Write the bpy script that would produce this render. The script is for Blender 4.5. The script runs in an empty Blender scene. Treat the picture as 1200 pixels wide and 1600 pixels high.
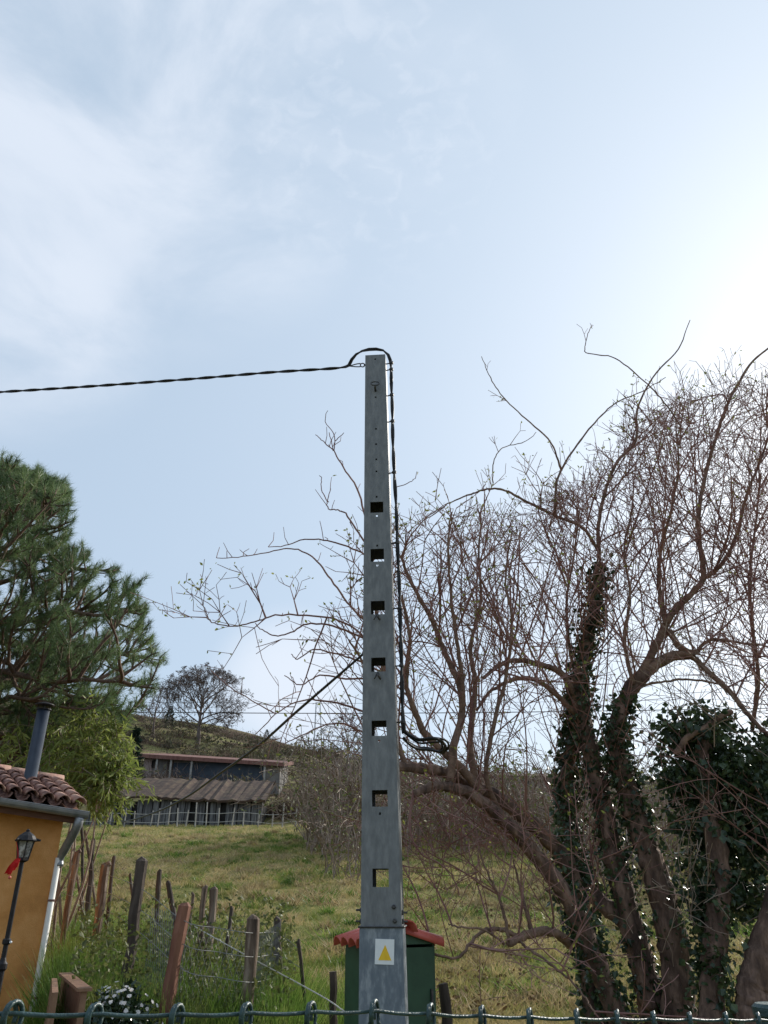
import bpy, math, random
import numpy as np
from mathutils import Vector, Matrix, noise

random.seed(11)
rng = np.random.default_rng(11)
scene = bpy.context.scene
COL = scene.collection
R = math.radians

# ------------------------------------------------------------------ camera
F = 1200.0                       # focal length in pixels of the 1200 x 1600 photograph
PITCH = R(26.7)
CAM = np.array([0.0, 0.0, 1.55])
cam_d = bpy.data.cameras.new('camera')
cam_d.sensor_fit = 'VERTICAL'
cam_d.sensor_height = 32.0
cam_d.lens = 32.0 * F / 1600.0
cam_d.clip_start = 0.05
cam_d.clip_end = 3000.0
cam = bpy.data.objects.new('camera', cam_d)
COL.objects.link(cam)
cam.location = CAM
cam.rotation_euler = (math.pi / 2 + PITCH, 0, 0)
scene.camera = cam
SP, CP = math.sin(PITCH), math.cos(PITCH)

def ray(px, py):
    u = (px - 600.0) / F
    v = (800.0 - py) / F
    return np.array([u, CP - v * SP, SP + v * CP])

def at(px, py, Y):
    """point seen at a pixel of the photograph, Y metres ahead of the camera"""
    d = ray(px, py)
    return CAM + d * (Y / d[1])

def project(p):
    q = np.asarray(p) - CAM
    dep = q[1] * CP + q[2] * SP
    return 600 + F * q[0] / dep, 800 - F * (-q[1] * SP + q[2] * CP) / dep

# ------------------------------------------------------------------ sky and sun
SUN_AZ, SUN_EL = R(43.5), R(26.5)     # azimuth to the right of straight ahead
sun_dir = Vector((math.sin(SUN_AZ) * math.cos(SUN_EL), math.cos(SUN_AZ) * math.cos(SUN_EL), math.sin(SUN_EL)))
world = bpy.data.worlds.new('World')
scene.world = world
world.use_nodes = True
wt = world.node_tree
wt.nodes.clear()

def wn(t, **k):
    n = wt.nodes.new(t)
    for a, b in k.items():
        setattr(n, a, b)
    return n
def wmath(op, a, b=None, c=None, clamp=False):
    n = wn('ShaderNodeMath', operation=op, use_clamp=clamp)
    for i, s in enumerate((a, b, c)):
        if s is None:
            continue
        if isinstance(s, (int, float)):
            n.inputs[i].default_value = s
        else:
            wt.links.new(s, n.inputs[i])
    return n.outputs[0]
tc = wn('ShaderNodeTexCoord')
DIR = tc.outputs['Generated']
sky = wn('ShaderNodeTexSky', sky_type='NISHITA', sun_disc=False, sun_elevation=SUN_EL, sun_rotation=SUN_AZ,
         altitude=200.0, air_density=1.0, dust_density=1.6, ozone_density=1.6)
def wdot(d):
    n = wn('ShaderNodeVectorMath', operation='DOT_PRODUCT')
    wt.links.new(DIR, n.inputs[0])
    n.inputs[1].default_value = tuple(d)
    return n.outputs['Value']
def wnoise(scale, detail, rough, stretch=(1, 1, 1), rot=(0, 0, 0), off=(0, 0, 0), dist=0.0):
    m = wn('ShaderNodeMapping')
    wt.links.new(DIR, m.inputs['Vector'])
    m.inputs['Scale'].default_value = stretch
    m.inputs['Rotation'].default_value = rot
    m.inputs['Location'].default_value = off
    n = wn('ShaderNodeTexNoise')
    wt.links.new(m.outputs[0], n.inputs['Vector'])
    n.inputs['Scale'].default_value = scale
    n.inputs['Detail'].default_value = detail
    n.inputs['Roughness'].default_value = rough
    n.inputs['Distortion'].default_value = dist
    return n.outputs['Fac']
def wrange(s, a, b, c=0.0, d=1.0, smooth=True):
    n = wn('ShaderNodeMapRange')
    n.interpolation_type = 'SMOOTHSTEP' if smooth else 'LINEAR'
    wt.links.new(s, n.inputs[0])
    for i, x in enumerate((a, b, c, d)):
        n.inputs[1 + i].default_value = x
    return n.outputs[0]
def unit(px, py):
    d = ray(px, py)
    return d / np.linalg.norm(d)
def wpatch(px, py, deg0, deg1):
    return wrange(wdot(unit(px, py)), math.cos(R(deg1)), math.cos(R(deg0)))
# veil of thin high cloud: a broad soft layer, wispy banks, and small ripples
soft = wnoise(2.2, 3, 0.5, off=(3.1, 0.4, 1.7))
wisp = wnoise(3.4, 7, 0.56, stretch=(1.0, 1.0, 2.2), rot=(0.3, 0.5, 0.55), off=(0.3, 2.2, 0.9), dist=0.4)
ripple = wnoise(30.0, 4, 0.55, stretch=(1.0, 1.3, 1.5), rot=(0.2, 0.6, 0.4), dist=0.6)
bank = wmath('MAXIMUM', wpatch(150, 60, 4, 22), wpatch(20, 440, 1, 12))
bank = wmath('MAXIMUM', bank, wmath('MULTIPLY', wpatch(350, 300, 2, 11), 0.75))
bank = wmath('MAXIMUM', bank, wmath('MULTIPLY', wpatch(650, 170, 1, 8), 0.55))
low = wmath('MULTIPLY', wpatch(450, 1075, 1, 6.5), 0.95)
bank2 = wmath('ADD', bank, wrange(soft, 0.55, 0.75, 0, 0.25))
cloud = wmath('MULTIPLY', bank2, wrange(wisp, 0.30, 0.66))
rip = wmath('MULTIPLY', wmath('MULTIPLY', wpatch(560, 200, 2, 12), wrange(ripple, 0.45, 0.7)), 0.22)
cloud = wmath('ADD', wmath('MULTIPLY', cloud, 0.95), rip)
cloud = wmath('MAXIMUM', cloud, wmath('MULTIPLY', low, wrange(wisp, 0.25, 0.6, 0.4, 1.0)))
# brighter aureole of haze around the sun
sd = wmath('MAXIMUM', wdot(sun_dir), 0.0)
aure = wmath('ADD', wmath('MULTIPLY', wmath('POWER', sd, 11.0), 0.22), wmath('MULTIPLY', wmath('POWER', sd, 4.0), 0.33))
fac = wmath('ADD', wmath('MULTIPLY', cloud, 0.8), 0.0, clamp=True)
mixv = wn('ShaderNodeMix', data_type='RGBA')       # even thin veil
wt.links.new(sky.outputs[0], mixv.inputs['A'])
mixv.inputs['Factor'].default_value = 0.72
mixv.inputs['B'].default_value = (5.6, 6.95, 8.5, 1)
mixc = wn('ShaderNodeMix', data_type='RGBA')
wt.links.new(fac, mixc.inputs['Factor'])
wt.links.new(mixv.outputs['Result'], mixc.inputs['A'])
mixc.inputs['B'].default_value = (7.3, 7.9, 8.9, 1)
mixs = wn('ShaderNodeMix', data_type='RGBA', blend_type='ADD')
mixs.inputs['Factor'].default_value = 1.0
wt.links.new(mixc.outputs['Result'], mixs.inputs['A'])
glow = wn('ShaderNodeMix', data_type='RGBA')
wt.links.new(aure, glow.inputs['Factor'])
glow.inputs['A'].default_value = (0, 0, 0, 1)
glow.inputs['B'].default_value = (6.2, 5.7, 4.9, 1)
wt.links.new(glow.outputs['Result'], mixs.inputs['B'])
bg = wn('ShaderNodeBackground')
bg.inputs['Strength'].default_value = 0.112
wt.links.new(mixs.outputs['Result'], bg.inputs['Color'])
wo = wn('ShaderNodeOutputWorld')
wt.links.new(bg.outputs[0], wo.inputs['Surface'])

sl = bpy.data.lights.new('sun', 'SUN')
sl.energy = 5.0
sl.angle = R(0.6)
sl.color = (1.0, 0.95, 0.86)
so = bpy.data.objects.new('sun', sl)
COL.objects.link(so)
so.rotation_euler = sun_dir.to_track_quat('Z', 'Y').to_euler()
so.location = (8, 8, 20)

scene.view_settings.view_transform = 'Standard'
scene.view_settings.look = 'None'
scene.view_settings.exposure = 0.0
scene.view_settings.gamma = 1.0
scene.view_settings.use_curve_mapping = False
scene.cycles.use_denoising = True
scene.cycles.max_bounces = 6
scene.cycles.transparent_max_bounces = 6

# ------------------------------------------------------------------ helpers
ORI = {}
class MB:
    def __init__(self):
        self.v, self.f, self.n = [], [], 0
    def add(self, v, *faces):
        v = np.asarray(v, dtype=np.float64).reshape(-1, 3)
        for f in faces:
            f = np.asarray(f, dtype=np.int64)
            if f.size:
                self.f.append(f + self.n)
        self.v.append(v)
        self.n += len(v)
        return self
    def tube(self, pts, rad, sides=6, cap=True, transport=False, ridge=0.0):
        p = np.asarray(pts, dtype=np.float64)
        k = len(p)
        r = np.full(k, rad, dtype=np.float64) if np.isscalar(rad) else np.asarray(rad, dtype=np.float64)
        t = np.gradient(p, axis=0)
        t /= np.maximum(np.linalg.norm(t, axis=1, keepdims=True), 1e-9)
        if transport:
            a = np.zeros_like(p)
            ref = np.eye(3)[np.argmin(np.abs(t[0]))]
            n = np.cross(t[0], ref)
            n /= np.linalg.norm(n)
            for i in range(k):
                n = n - t[i] * n.dot(t[i])
                n /= max(np.linalg.norm(n), 1e-9)
                a[i] = n
        else:
            m = np.abs(t).mean(axis=0)
            ref = np.eye(3)[np.argmin(m)]
            a = np.cross(t, ref)
            a /= np.maximum(np.linalg.norm(a, axis=1, keepdims=True), 1e-9)
        b = np.cross(t, a)
        an = np.linspace(0, 2 * math.pi, sides, endpoint=False)
        rm = np.ones((k, sides))
        if ridge:                      # furrowed bark: long ridges, knots and hollows
            tt_ = np.arange(k)[:, None]
            for fr, am in ((2, 0.5), (3, 0.45), (5, 0.5), (7, 0.45), (9, 0.35)):
                rm += ridge * am * np.sin(fr * an[None, :] + rng.uniform(0, 6.28) + np.cumsum(rng.normal(size=k) * 0.28)[:, None])
            rm += ridge * 0.45 * rng.normal(size=(k, sides))
            for _ in range(max(1, k // 14)):
                i0, a0 = rng.integers(0, k), rng.uniform(0, 6.28)
                rm += ridge * 2.6 * np.exp(-((tt_ - i0) / 1.6) ** 2) * np.maximum(0, np.cos(an[None, :] - a0)) ** 4
        ring = p[:, None, :] + r[:, None, None] * rm[:, :, None] * (np.cos(an)[None, :, None] * a[:, None, :] + np.sin(an)[None, :, None] * b[:, None, :])
        i = np.arange(k - 1)[:, None] * sides
        j = np.arange(sides)[None, :]
        j2 = (j + 1) % sides
        q = np.stack([i + j, i + j2, i + sides + j2, i + sides + j], axis=-1).reshape(-1, 4)
        fs = [q]
        if cap:
            fs.append(np.arange(sides)[::-1][None, :])
            fs.append((np.arange(sides) + (k - 1) * sides)[None, :])
        return self.add(ring.reshape(-1, 3), *fs)
    def box(self, c, s, M=None):
        x, y, z = np.asarray(s) / 2.0
        v = np.array([[-x, -y, -z], [x, -y, -z], [x, y, -z], [-x, y, -z], [-x, -y, z], [x, -y, z], [x, y, z], [-x, y, z]])
        if M is not None:
            v = v @ np.asarray(M).T
        v = v + np.asarray(c)
        return self.hexa(v)
    def hexa(self, v):
        return self.add(v, [[0, 3, 2, 1], [4, 5, 6, 7], [0, 1, 5, 4], [1, 2, 6, 5], [2, 3, 7, 6], [3, 0, 4, 7]])
    def lathe(self, prof, c, seg=16, M=None, cap=True):
        an = np.linspace(0, 2 * math.pi, seg, endpoint=False)
        pr = np.asarray(prof, dtype=np.float64)
        v = np.stack([pr[:, 0, None] * np.cos(an), pr[:, 0, None] * np.sin(an), np.repeat(pr[:, 1, None], seg, 1)], -1).reshape(-1, 3)
        if M is not None:
            v = v @ np.asarray(M).T
        v = v + np.asarray(c)
        i = np.arange(len(pr) - 1)[:, None] * seg
        j = np.arange(seg)[None, :]
        j2 = (j + 1) % seg
        q = np.stack([i + j, i + j2, i + seg + j2, i + seg + j], -1).reshape(-1, 4)
        fs = [q]
        if cap:
            fs += [np.arange(seg)[::-1][None, :], (np.arange(seg) + (len(pr) - 1) * seg)[None, :]]
        return self.add(v, *fs)
    def leaves(self, c, d, L, W, fold=0.0):
        """leaf-shaped quads at c along d"""
        c = np.asarray(c); d = np.asarray(d)
        k = len(c)
        d = d / np.maximum(np.linalg.norm(d, axis=1, keepdims=True), 1e-9)
        s = np.cross(d, rng.normal(size=(k, 3)))
        s /= np.maximum(np.linalg.norm(s, axis=1, keepdims=True), 1e-9)
        nn = np.cross(d, s)
        L = np.broadcast_to(L, (k,))[:, None]; W = np.broadcast_to(W, (k,))[:, None]
        v = np.stack([c, c + d * L * 0.42 + s * W / 2 + nn * W * fold, c + d * L, c + d * L * 0.42 - s * W / 2 + nn * W * fold], 1).reshape(-1, 3)
        q = np.arange(k)[:, None] * 4 + np.arange(4)[None, :]
        return self.add(v, q)
    def tris(self, b, tip, w):
        """thin blades from b to tip"""
        k = len(b)
        s = np.cross(tip - b, rng.normal(size=(k, 3)))
        s /= np.maximum(np.linalg.norm(s, axis=1, keepdims=True), 1e-9)
        w = np.broadcast_to(w, (k,))[:, None]
        v = np.stack([b - s * w / 2, b + s * w / 2, tip], 1).reshape(-1, 3)
        return self.add(v, np.arange(k * 3).reshape(-1, 3))
    def mesh(self, name, mat, origin=(0, 0, 0), smooth=False):
        v = np.concatenate(self.v) - np.asarray(origin)
        me = bpy.data.meshes.new(name)
        me.vertices.add(len(v))
        me.vertices.foreach_set('co', v.astype(np.float32).ravel())
        lv = np.concatenate([f.ravel() for f in self.f]).astype(np.int32)
        tot = np.concatenate([np.full(len(f), f.shape[1]) for f in self.f]).astype(np.int32)
        st = np.concatenate([[0], np.cumsum(tot)[:-1]]).astype(np.int32)
        me.loops.add(len(lv))
        me.loops.foreach_set('vertex_index', lv)
        me.polygons.add(len(tot))
        me.polygons.foreach_set('loop_start', st)
        me.polygons.foreach_set('loop_total', tot)
        me.polygons.foreach_set('use_smooth', np.full(len(tot), bool(smooth)))
        me.update(calc_edges=True)
        me.validate()
        if mat is not None:
            me.materials.append(mat)
        return me
    def build(self, name, mat, parent=None, loc=None, smooth=False):
        o0 = ORI[parent.name] if parent is not None else (np.asarray(loc) if loc is not None else np.zeros(3))
        me = self.mesh(name, mat, o0, smooth)
        o = bpy.data.objects.new(name, me)
        COL.objects.link(o)
        if parent is not None:
            o.parent = parent
        else:
            o.location = o0
        ORI[o.name] = np.asarray(o0, dtype=float)
        return o

def tag(o, label, cat, group=None, kind=None):
    o['label'] = label
    o['category'] = cat
    if group:
        o['group'] = group
    if kind:
        o['kind'] = kind
    return o
def thing(name, label, cat, loc, group=None):
    o = bpy.data.objects.new(name, None)
    COL.objects.link(o)
    o.empty_display_size = 0.1
    o.location = loc
    ORI[o.name] = np.asarray(loc, dtype=float)
    return tag(o, label, cat, group)

# ------------------------------------------------------------------ materials
def mat(name, c1, c2=None, scale=6.0, rough=0.7, bump=0.0, metal=0.0, spec=0.3, stretch=(1, 1, 1), transl=0.0,
        c3=None, bscale=None, lo=0.35, hi=0.65, rvar=0.0):
    m = bpy.data.materials.new(name)
    m.use_nodes = True
    nt = m.node_tree
    b = nt.nodes['Principled BSDF']
    b.inputs['Roughness'].default_value = rough
    b.inputs['Metallic'].default_value = metal
    b.inputs['Specular IOR Level'].default_value = spec
    tcn = nt.nodes.new('ShaderNodeTexCoord')
    mp = nt.nodes.new('ShaderNodeMapping')
    mp.inputs['Scale'].default_value = stretch
    nt.links.new(tcn.outputs['Object'], mp.inputs['Vector'])
    nz = nt.nodes.new('ShaderNodeTexNoise')
    nz.inputs['Scale'].default_value = scale
    nz.inputs['Detail'].default_value = 7
    nz.inputs['Roughness'].default_value = 0.62
    nt.links.new(mp.outputs[0], nz.inputs['Vector'])
    col = None
    if c2 is not None:
        cr = nt.nodes.new('ShaderNodeValToRGB')
        cr.color_ramp.elements[0].position = lo
        cr.color_ramp.elements[1].position = hi
        cr.color_ramp.elements[0].color = (*c1, 1)
        cr.color_ramp.elements[1].color = (*c2, 1)
        if c3 is not None:
            e = cr.color_ramp.elements.new((lo + hi) / 2)
            e.color = (*c3, 1)
        nt.links.new(nz.outputs['Fac'], cr.inputs[0])
        nt.links.new(cr.outputs[0], b.inputs['Base Color'])
        col = cr.outputs[0]
    else:
        b.inputs['Base Color'].default_value = (*c1, 1)
    if rvar:
        mr = nt.nodes.new('ShaderNodeMapRange')
        nt.links.new(nz.outputs['Fac'], mr.inputs[0])
        mr.inputs[1].default_value = 0.3; mr.inputs[2].default_value = 0.7
        mr.inputs[3].default_value = rough - rvar; mr.inputs[4].default_value = rough + rvar
        nt.links.new(mr.outputs[0], b.inputs['Roughness'])
    if bump:
        nb = nt.nodes.new('ShaderNodeTexNoise')
        nb.inputs['Scale'].default_value = bscale or scale * 3
        nb.inputs['Detail'].default_value = 6
        nt.links.new(mp.outputs[0], nb.inputs['Vector'])
        bp = nt.nodes.new('ShaderNodeBump')
        bp.inputs['Strength'].default_value = min(1.0, bump)
        bp.inputs['Distance'].default_value = 0.02
        nt.links.new(nb.outputs['Fac'], bp.inputs['Height'])
        nt.links.new(bp.outputs[0], b.inputs['Normal'])
    if transl:
        tr = nt.nodes.new('ShaderNodeBsdfTranslucent')
        if col is not None:
            nt.links.new(col, tr.inputs['Color'])
        else:
            tr.inputs['Color'].default_value = (*c1, 1)
        mx = nt.nodes.new('ShaderNodeMixShader')
        mx.inputs[0].default_value = transl
        nt.links.new(b.outputs[0], mx.inputs[1])
        nt.links.new(tr.outputs[0], mx.inputs[2])
        nt.links.new(mx.outputs[0], nt.nodes['Material Output'].inputs['Surface'])
    return m

M = {}
M['galv'] = mat('galvanised_steel', (0.135, 0.14, 0.145), (0.215, 0.22, 0.225), scale=11, rough=0.55, metal=0.15, spec=0.3, c3=(0.17, 0.176, 0.181), stretch=(2.5, 2.5, 0.8), bump=0.06, bscale=60, rvar=0.1)
M['galv_low'] = mat('weathered_galvanised_steel', (0.125, 0.15, 0.18), (0.29, 0.315, 0.34), scale=9, rough=0.55, metal=0.15, spec=0.3, c3=(0.16, 0.185, 0.215), stretch=(2.2, 2.2, 0.8), bump=0.06, bscale=50, rvar=0.1)
M['bolt'] = mat('dark_steel', (0.05, 0.05, 0.055), (0.10, 0.095, 0.09), scale=40, rough=0.5, metal=0.6)
M['cable'] = mat('black_cable', (0.012, 0.012, 0.014), (0.03, 0.03, 0.032), scale=30, rough=0.5, spec=0.3)
M['sign_white'] = mat('sign_white', (0.72, 0.74, 0.75), (0.80, 0.80, 0.80), scale=20, rough=0.5)
M['sign_yellow'] = mat('sign_yellow', (0.80, 0.46, 0.02), (0.85, 0.55, 0.04), scale=20, rough=0.5)
M['pvc_green'] = mat('green_coated_wire', (0.010, 0.034, 0.036), (0.03, 0.07, 0.07), scale=60, rough=0.4, spec=0.45, bump=0.2, bscale=300)
M['ochre'] = mat('ochre_render', (0.44, 0.19, 0.06), (0.72, 0.36, 0.135), scale=1.8, rough=0.9, bump=0.3, bscale=90, c3=(0.60, 0.275, 0.085))
M['trim'] = mat('cream_paint', (0.72, 0.68, 0.62), (0.80, 0.77, 0.72), scale=8, rough=0.6)
M['soffit'] = mat('dark_stained_timber', (0.10, 0.045, 0.025), (0.16, 0.07, 0.04), scale=6, rough=0.7, stretch=(1, 1, 6))
M['tile'] = mat('clay_roof_tile', (0.09, 0.055, 0.048), (0.34, 0.21, 0.17), scale=9, rough=0.9, c3=(0.20, 0.11, 0.09), bump=0.3, bscale=40)
M['tile2'] = mat('pale_clay_tile', (0.30, 0.17, 0.13), (0.46, 0.29, 0.22), scale=7, rough=0.85, c3=(0.34, 0.2, 0.16), bump=0.3, bscale=40)
M['red_tile'] = mat('red_glazed_tile', (0.42, 0.07, 0.05), (0.56, 0.12, 0.085), scale=6, rough=0.45, spec=0.5)
M['zinc'] = mat('grey_zinc', (0.20, 0.205, 0.215), (0.32, 0.32, 0.33), scale=6, rough=0.45, metal=0.5)
M['flue'] = mat('dark_blue_enamelled_steel', (0.018, 0.025, 0.04), (0.035, 0.045, 0.065), scale=5, rough=0.32, spec=0.6)
M['black_iron'] = mat('black_painted_iron', (0.010, 0.009, 0.011), (0.022, 0.02, 0.022), scale=20, rough=0.5, spec=0.25)
M['lamp_glass'] = mat('lantern_glass', (0.16, 0.155, 0.145), (0.46, 0.45, 0.43), scale=22, rough=0.1, spec=0.8, lo=0.45, hi=0.6)
M['red_cloth'] = mat('red_cloth', (0.55, 0.012, 0.015), (0.70, 0.03, 0.03), scale=20, rough=0.7, transl=0.2)
M['green_sheet'] = mat('dark_green_painted_sheet', (0.022, 0.055, 0.03), (0.035, 0.085, 0.045), scale=4, rough=0.55, spec=0.4)
M['bark'] = mat('grey_brown_bark', (0.065, 0.042, 0.034), (0.26, 0.17, 0.13), scale=9, rough=0.95, bump=1.0, bscale=30, stretch=(1, 1, 0.35), c3=(0.135, 0.086, 0.066))
M['limb'] = mat('reddish_limb_bark', (0.115, 0.072, 0.055), (0.28, 0.18, 0.13), scale=8, rough=0.9, bump=0.7, bscale=40)
M['twig'] = mat('reddish_twig', (0.17, 0.082, 0.076), (0.33, 0.185, 0.155), scale=1.5, rough=0.8)
M['bud'] = mat('young_leaf', (0.14, 0.17, 0.03), (0.28, 0.29, 0.07), scale=3, rough=0.6, transl=0.4)
M['ivy'] = mat('ivy_leaf', (0.014, 0.03, 0.014), (0.085, 0.12, 0.045), scale=5, rough=0.38, spec=0.5, transl=0.15, c3=(0.03, 0.055, 0.022))
M['pine_bark'] = mat('pine_bark', (0.07, 0.045, 0.035), (0.17, 0.11, 0.08), scale=10, rough=0.95, bump=1.0, bscale=25)
M['needle'] = mat('pine_needle', (0.05, 0.09, 0.036), (0.19, 0.25, 0.10), scale=1.6, rough=0.45, spec=0.4, transl=0.42, c3=(0.10, 0.155, 0.06))
M['bamboo'] = mat('bright_foliage', (0.11, 0.16, 0.03), (0.32, 0.36, 0.10), scale=1.6, rough=0.5, transl=0.45)
M['conifer'] = mat('dark_conifer', (0.012, 0.025, 0.016), (0.03, 0.055, 0.03), scale=2, rough=0.7)
M['post'] = mat('weathered_post_wood', (0.075, 0.052, 0.04), (0.30, 0.235, 0.18), scale=16, rough=0.9, bump=1.0, stretch=(1, 1, 0.12), c3=(0.15, 0.105, 0.078))
M['post_red'] = mat('red_brown_post_wood', (0.13, 0.05, 0.034), (0.27, 0.125, 0.08), scale=10, rough=0.8, bump=0.4, stretch=(1, 1, 0.15))
M['post_dark'] = mat('dark_post_wood', (0.045, 0.033, 0.027), (0.11, 0.085, 0.07), scale=12, rough=0.9, bump=0.6, stretch=(1, 1, 0.2))
M['plank'] = mat('grey_plank', (0.05, 0.048, 0.048), (0.20, 0.195, 0.19), scale=3, rough=0.9, stretch=(2.5, 2.5, 0.3), c3=(0.10, 0.095, 0.095))
M['pale_post'] = mat('pale_peeled_post', (0.24, 0.225, 0.20), (0.38, 0.36, 0.33), scale=6, rough=0.8)
M['rope'] = mat('white_rope', (0.42, 0.40, 0.37), (0.60, 0.58, 0.54), scale=30, rough=0.8)
M['brown_roof'] = mat('mossy_brown_roof', (0.055, 0.038, 0.03), (0.13, 0.095, 0.06), scale=2.5, rough=0.95, bump=0.8, c3=(0.085, 0.055, 0.042))
M['rust_roof'] = mat('rusty_sheet_roof', (0.14, 0.06, 0.048), (0.22, 0.11, 0.085), scale=1.5, rough=0.8, stretch=(3, 1, 1))
M['grey_wall'] = mat('grey_block_wall', (0.14, 0.13, 0.12), (0.25, 0.23, 0.21), scale=1.5, rough=0.95, bump=0.4)
M['pink_wall'] = mat('pinkish_render', (0.28, 0.21, 0.185), (0.36, 0.28, 0.25), scale=1.5, rough=0.95)
M['tarp'] = mat('dark_blue_tarpaulin', (0.02, 0.03, 0.045), (0.045, 0.06, 0.08), scale=1.2, rough=0.6)
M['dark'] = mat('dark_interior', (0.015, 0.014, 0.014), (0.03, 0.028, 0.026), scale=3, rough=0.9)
M['bramble'] = mat('pale_bramble_stem', (0.16, 0.11, 0.085), (0.34, 0.26, 0.20), scale=2.5, rough=0.8)
M['bramble_leaf'] = mat('bramble_leaf', (0.055, 0.075, 0.022), (0.17, 0.18, 0.06), scale=2.0, rough=0.55, transl=0.35)
M['scrub'] = mat('olive_scrub', (0.05, 0.06, 0.03), (0.12, 0.12, 0.055), scale=0.25, rough=0.8, transl=0.2, c3=(0.085, 0.08, 0.045))
M['scrub_bare'] = mat('bare_brown_scrub', (0.085, 0.055, 0.042), (0.17, 0.115, 0.085), scale=0.25, rough=0.9)
M['far_bark'] = mat('far_bare_branch', (0.10, 0.078, 0.07), (0.16, 0.125, 0.112), scale=1, rough=0.9)
M['grass'] = mat('field_grass', (0.13, 0.185, 0.034), (0.48, 0.38, 0.19), scale=1.1, rough=0.7, transl=0.35, c3=(0.32, 0.29, 0.10), lo=0.40, hi=0.58)
M['lush'] = mat('lush_grass', (0.05, 0.12, 0.018), (0.26, 0.29, 0.085), scale=2.2, rough=0.5, transl=0.5, c3=(0.12, 0.20, 0.035))
M['straw'] = mat('dry_straw', (0.26, 0.18, 0.085), (0.52, 0.43, 0.24), scale=2.5, rough=0.7, transl=0.3)
M['litter'] = mat('dead_leaf', (0.12, 0.07, 0.04), (0.36, 0.23, 0.13), scale=6, rough=0.85)
M['camellia'] = mat('dark_glossy_leaf', (0.010, 0.025, 0.010), (0.03, 0.06, 0.02), scale=8, rough=0.3, spec=0.6)
M['petal'] = mat('white_petal', (0.72, 0.66, 0.64), (0.82, 0.80, 0.78), scale=10, rough=0.6, transl=0.3)
M['board'] = mat('brown_board', (0.16, 0.085, 0.055), (0.28, 0.16, 0.10), scale=5, rough=0.8, stretch=(1, 4, 1), bump=0.3)
M['pylon'] = mat('far_steel', (0.42, 0.44, 0.47), (0.5, 0.52, 0.55), scale=1, rough=0.6)
M['mesh_wire'] = mat('galvanised_wire', (0.16, 0.16, 0.155), (0.28, 0.28, 0.27), scale=20, rough=0.65, metal=0.2, spec=0.2)

# ground material: dry winter field, greener close to the house, brown scrub terraces on the hill
def ground_material():
    m = bpy.data.materials.new('ground')
    m.use_nodes = True
    nt = m.node_tree
    b = nt.nodes['Principled BSDF']
    b.inputs['Roughness'].default_value = 0.95
    b.inputs['Specular IOR Level'].default_value = 0.1
    t = nt.nodes.new('ShaderNodeTexCoord')
    def nz(scale, stretch=(1, 1, 1), detail=8, rough=0.65):
        mp = nt.nodes.new('ShaderNodeMapping')
        mp.inputs['Scale'].default_value = stretch
        nt.links.new(t.outputs['Object'], mp.inputs[0])
        n = nt.nodes.new('ShaderNodeTexNoise')
        n.inputs['Scale'].default_value = scale
        n.inputs['Detail'].default_value = detail
        n.inputs['Roughness'].default_value = rough
        nt.links.new(mp.outputs[0], n.inputs['Vector'])
        return n.outputs['Fac']
    def ramp(f, stops):
        c = nt.nodes.new('ShaderNodeValToRGB')
        e = c.color_ramp.elements
        e[0].position, e[0].color = stops[0][0], (*stops[0][1], 1)
        e[1].position, e[1].color = stops[-1][0], (*stops[-1][1], 1)
        for p, q in stops[1:-1]:
            x = e.new(p)
            x.color = (*q, 1)
        nt.links.new(f, c.inputs[0])
        return c.outputs[0]
    field = ramp(nz(1.1, (1, 0.6, 1)), [(0.36, (0.075, 0.10, 0.022)), (0.45, (0.17, 0.17, 0.05)), (0.54, (0.27, 0.22, 0.09)), (0.64, (0.15, 0.10, 0.055))])
    hill = ramp(nz(0.10, (0.35, 1.6, 1)), [(0.36, (0.095, 0.065, 0.045)), (0.45, (0.15, 0.12, 0.065)), (0.52, (0.25, 0.24, 0.09)), (0.60, (0.12, 0.085, 0.058))])
    sep = nt.nodes.new('ShaderNodeSeparateXYZ')
    nt.links.new(t.outputs['Object'], sep.inputs[0])
    mr = nt.nodes.new('ShaderNodeMapRange')
    nt.links.new(sep.outputs['Y'], mr.inputs[0])
    mr.inputs[1].default_value = 47; mr.inputs[2].default_value = 54
    mx = nt.nodes.new('ShaderNodeMix'); mx.data_type = 'RGBA'
    nt.links.new(mr.outputs[0], mx.inputs['Factor'])
    nt.links.new(field, mx.inputs['A'])
    nt.links.new(hill, mx.inputs['B'])
    nt.links.new(mx.outputs['Result'], b.inputs['Base Color'])
    bp = nt.nodes.new('ShaderNodeBump')
    bp.inputs['Strength'].default_value = 0.8
    bp.inputs['Distance'].default_value = 0.08
    nt.links.new(nz(7.0), bp.inputs['Height'])
    nt.links.new(bp.outputs[0], b.inputs['Normal'])
    return m
M['ground'] = ground_material()

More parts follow.
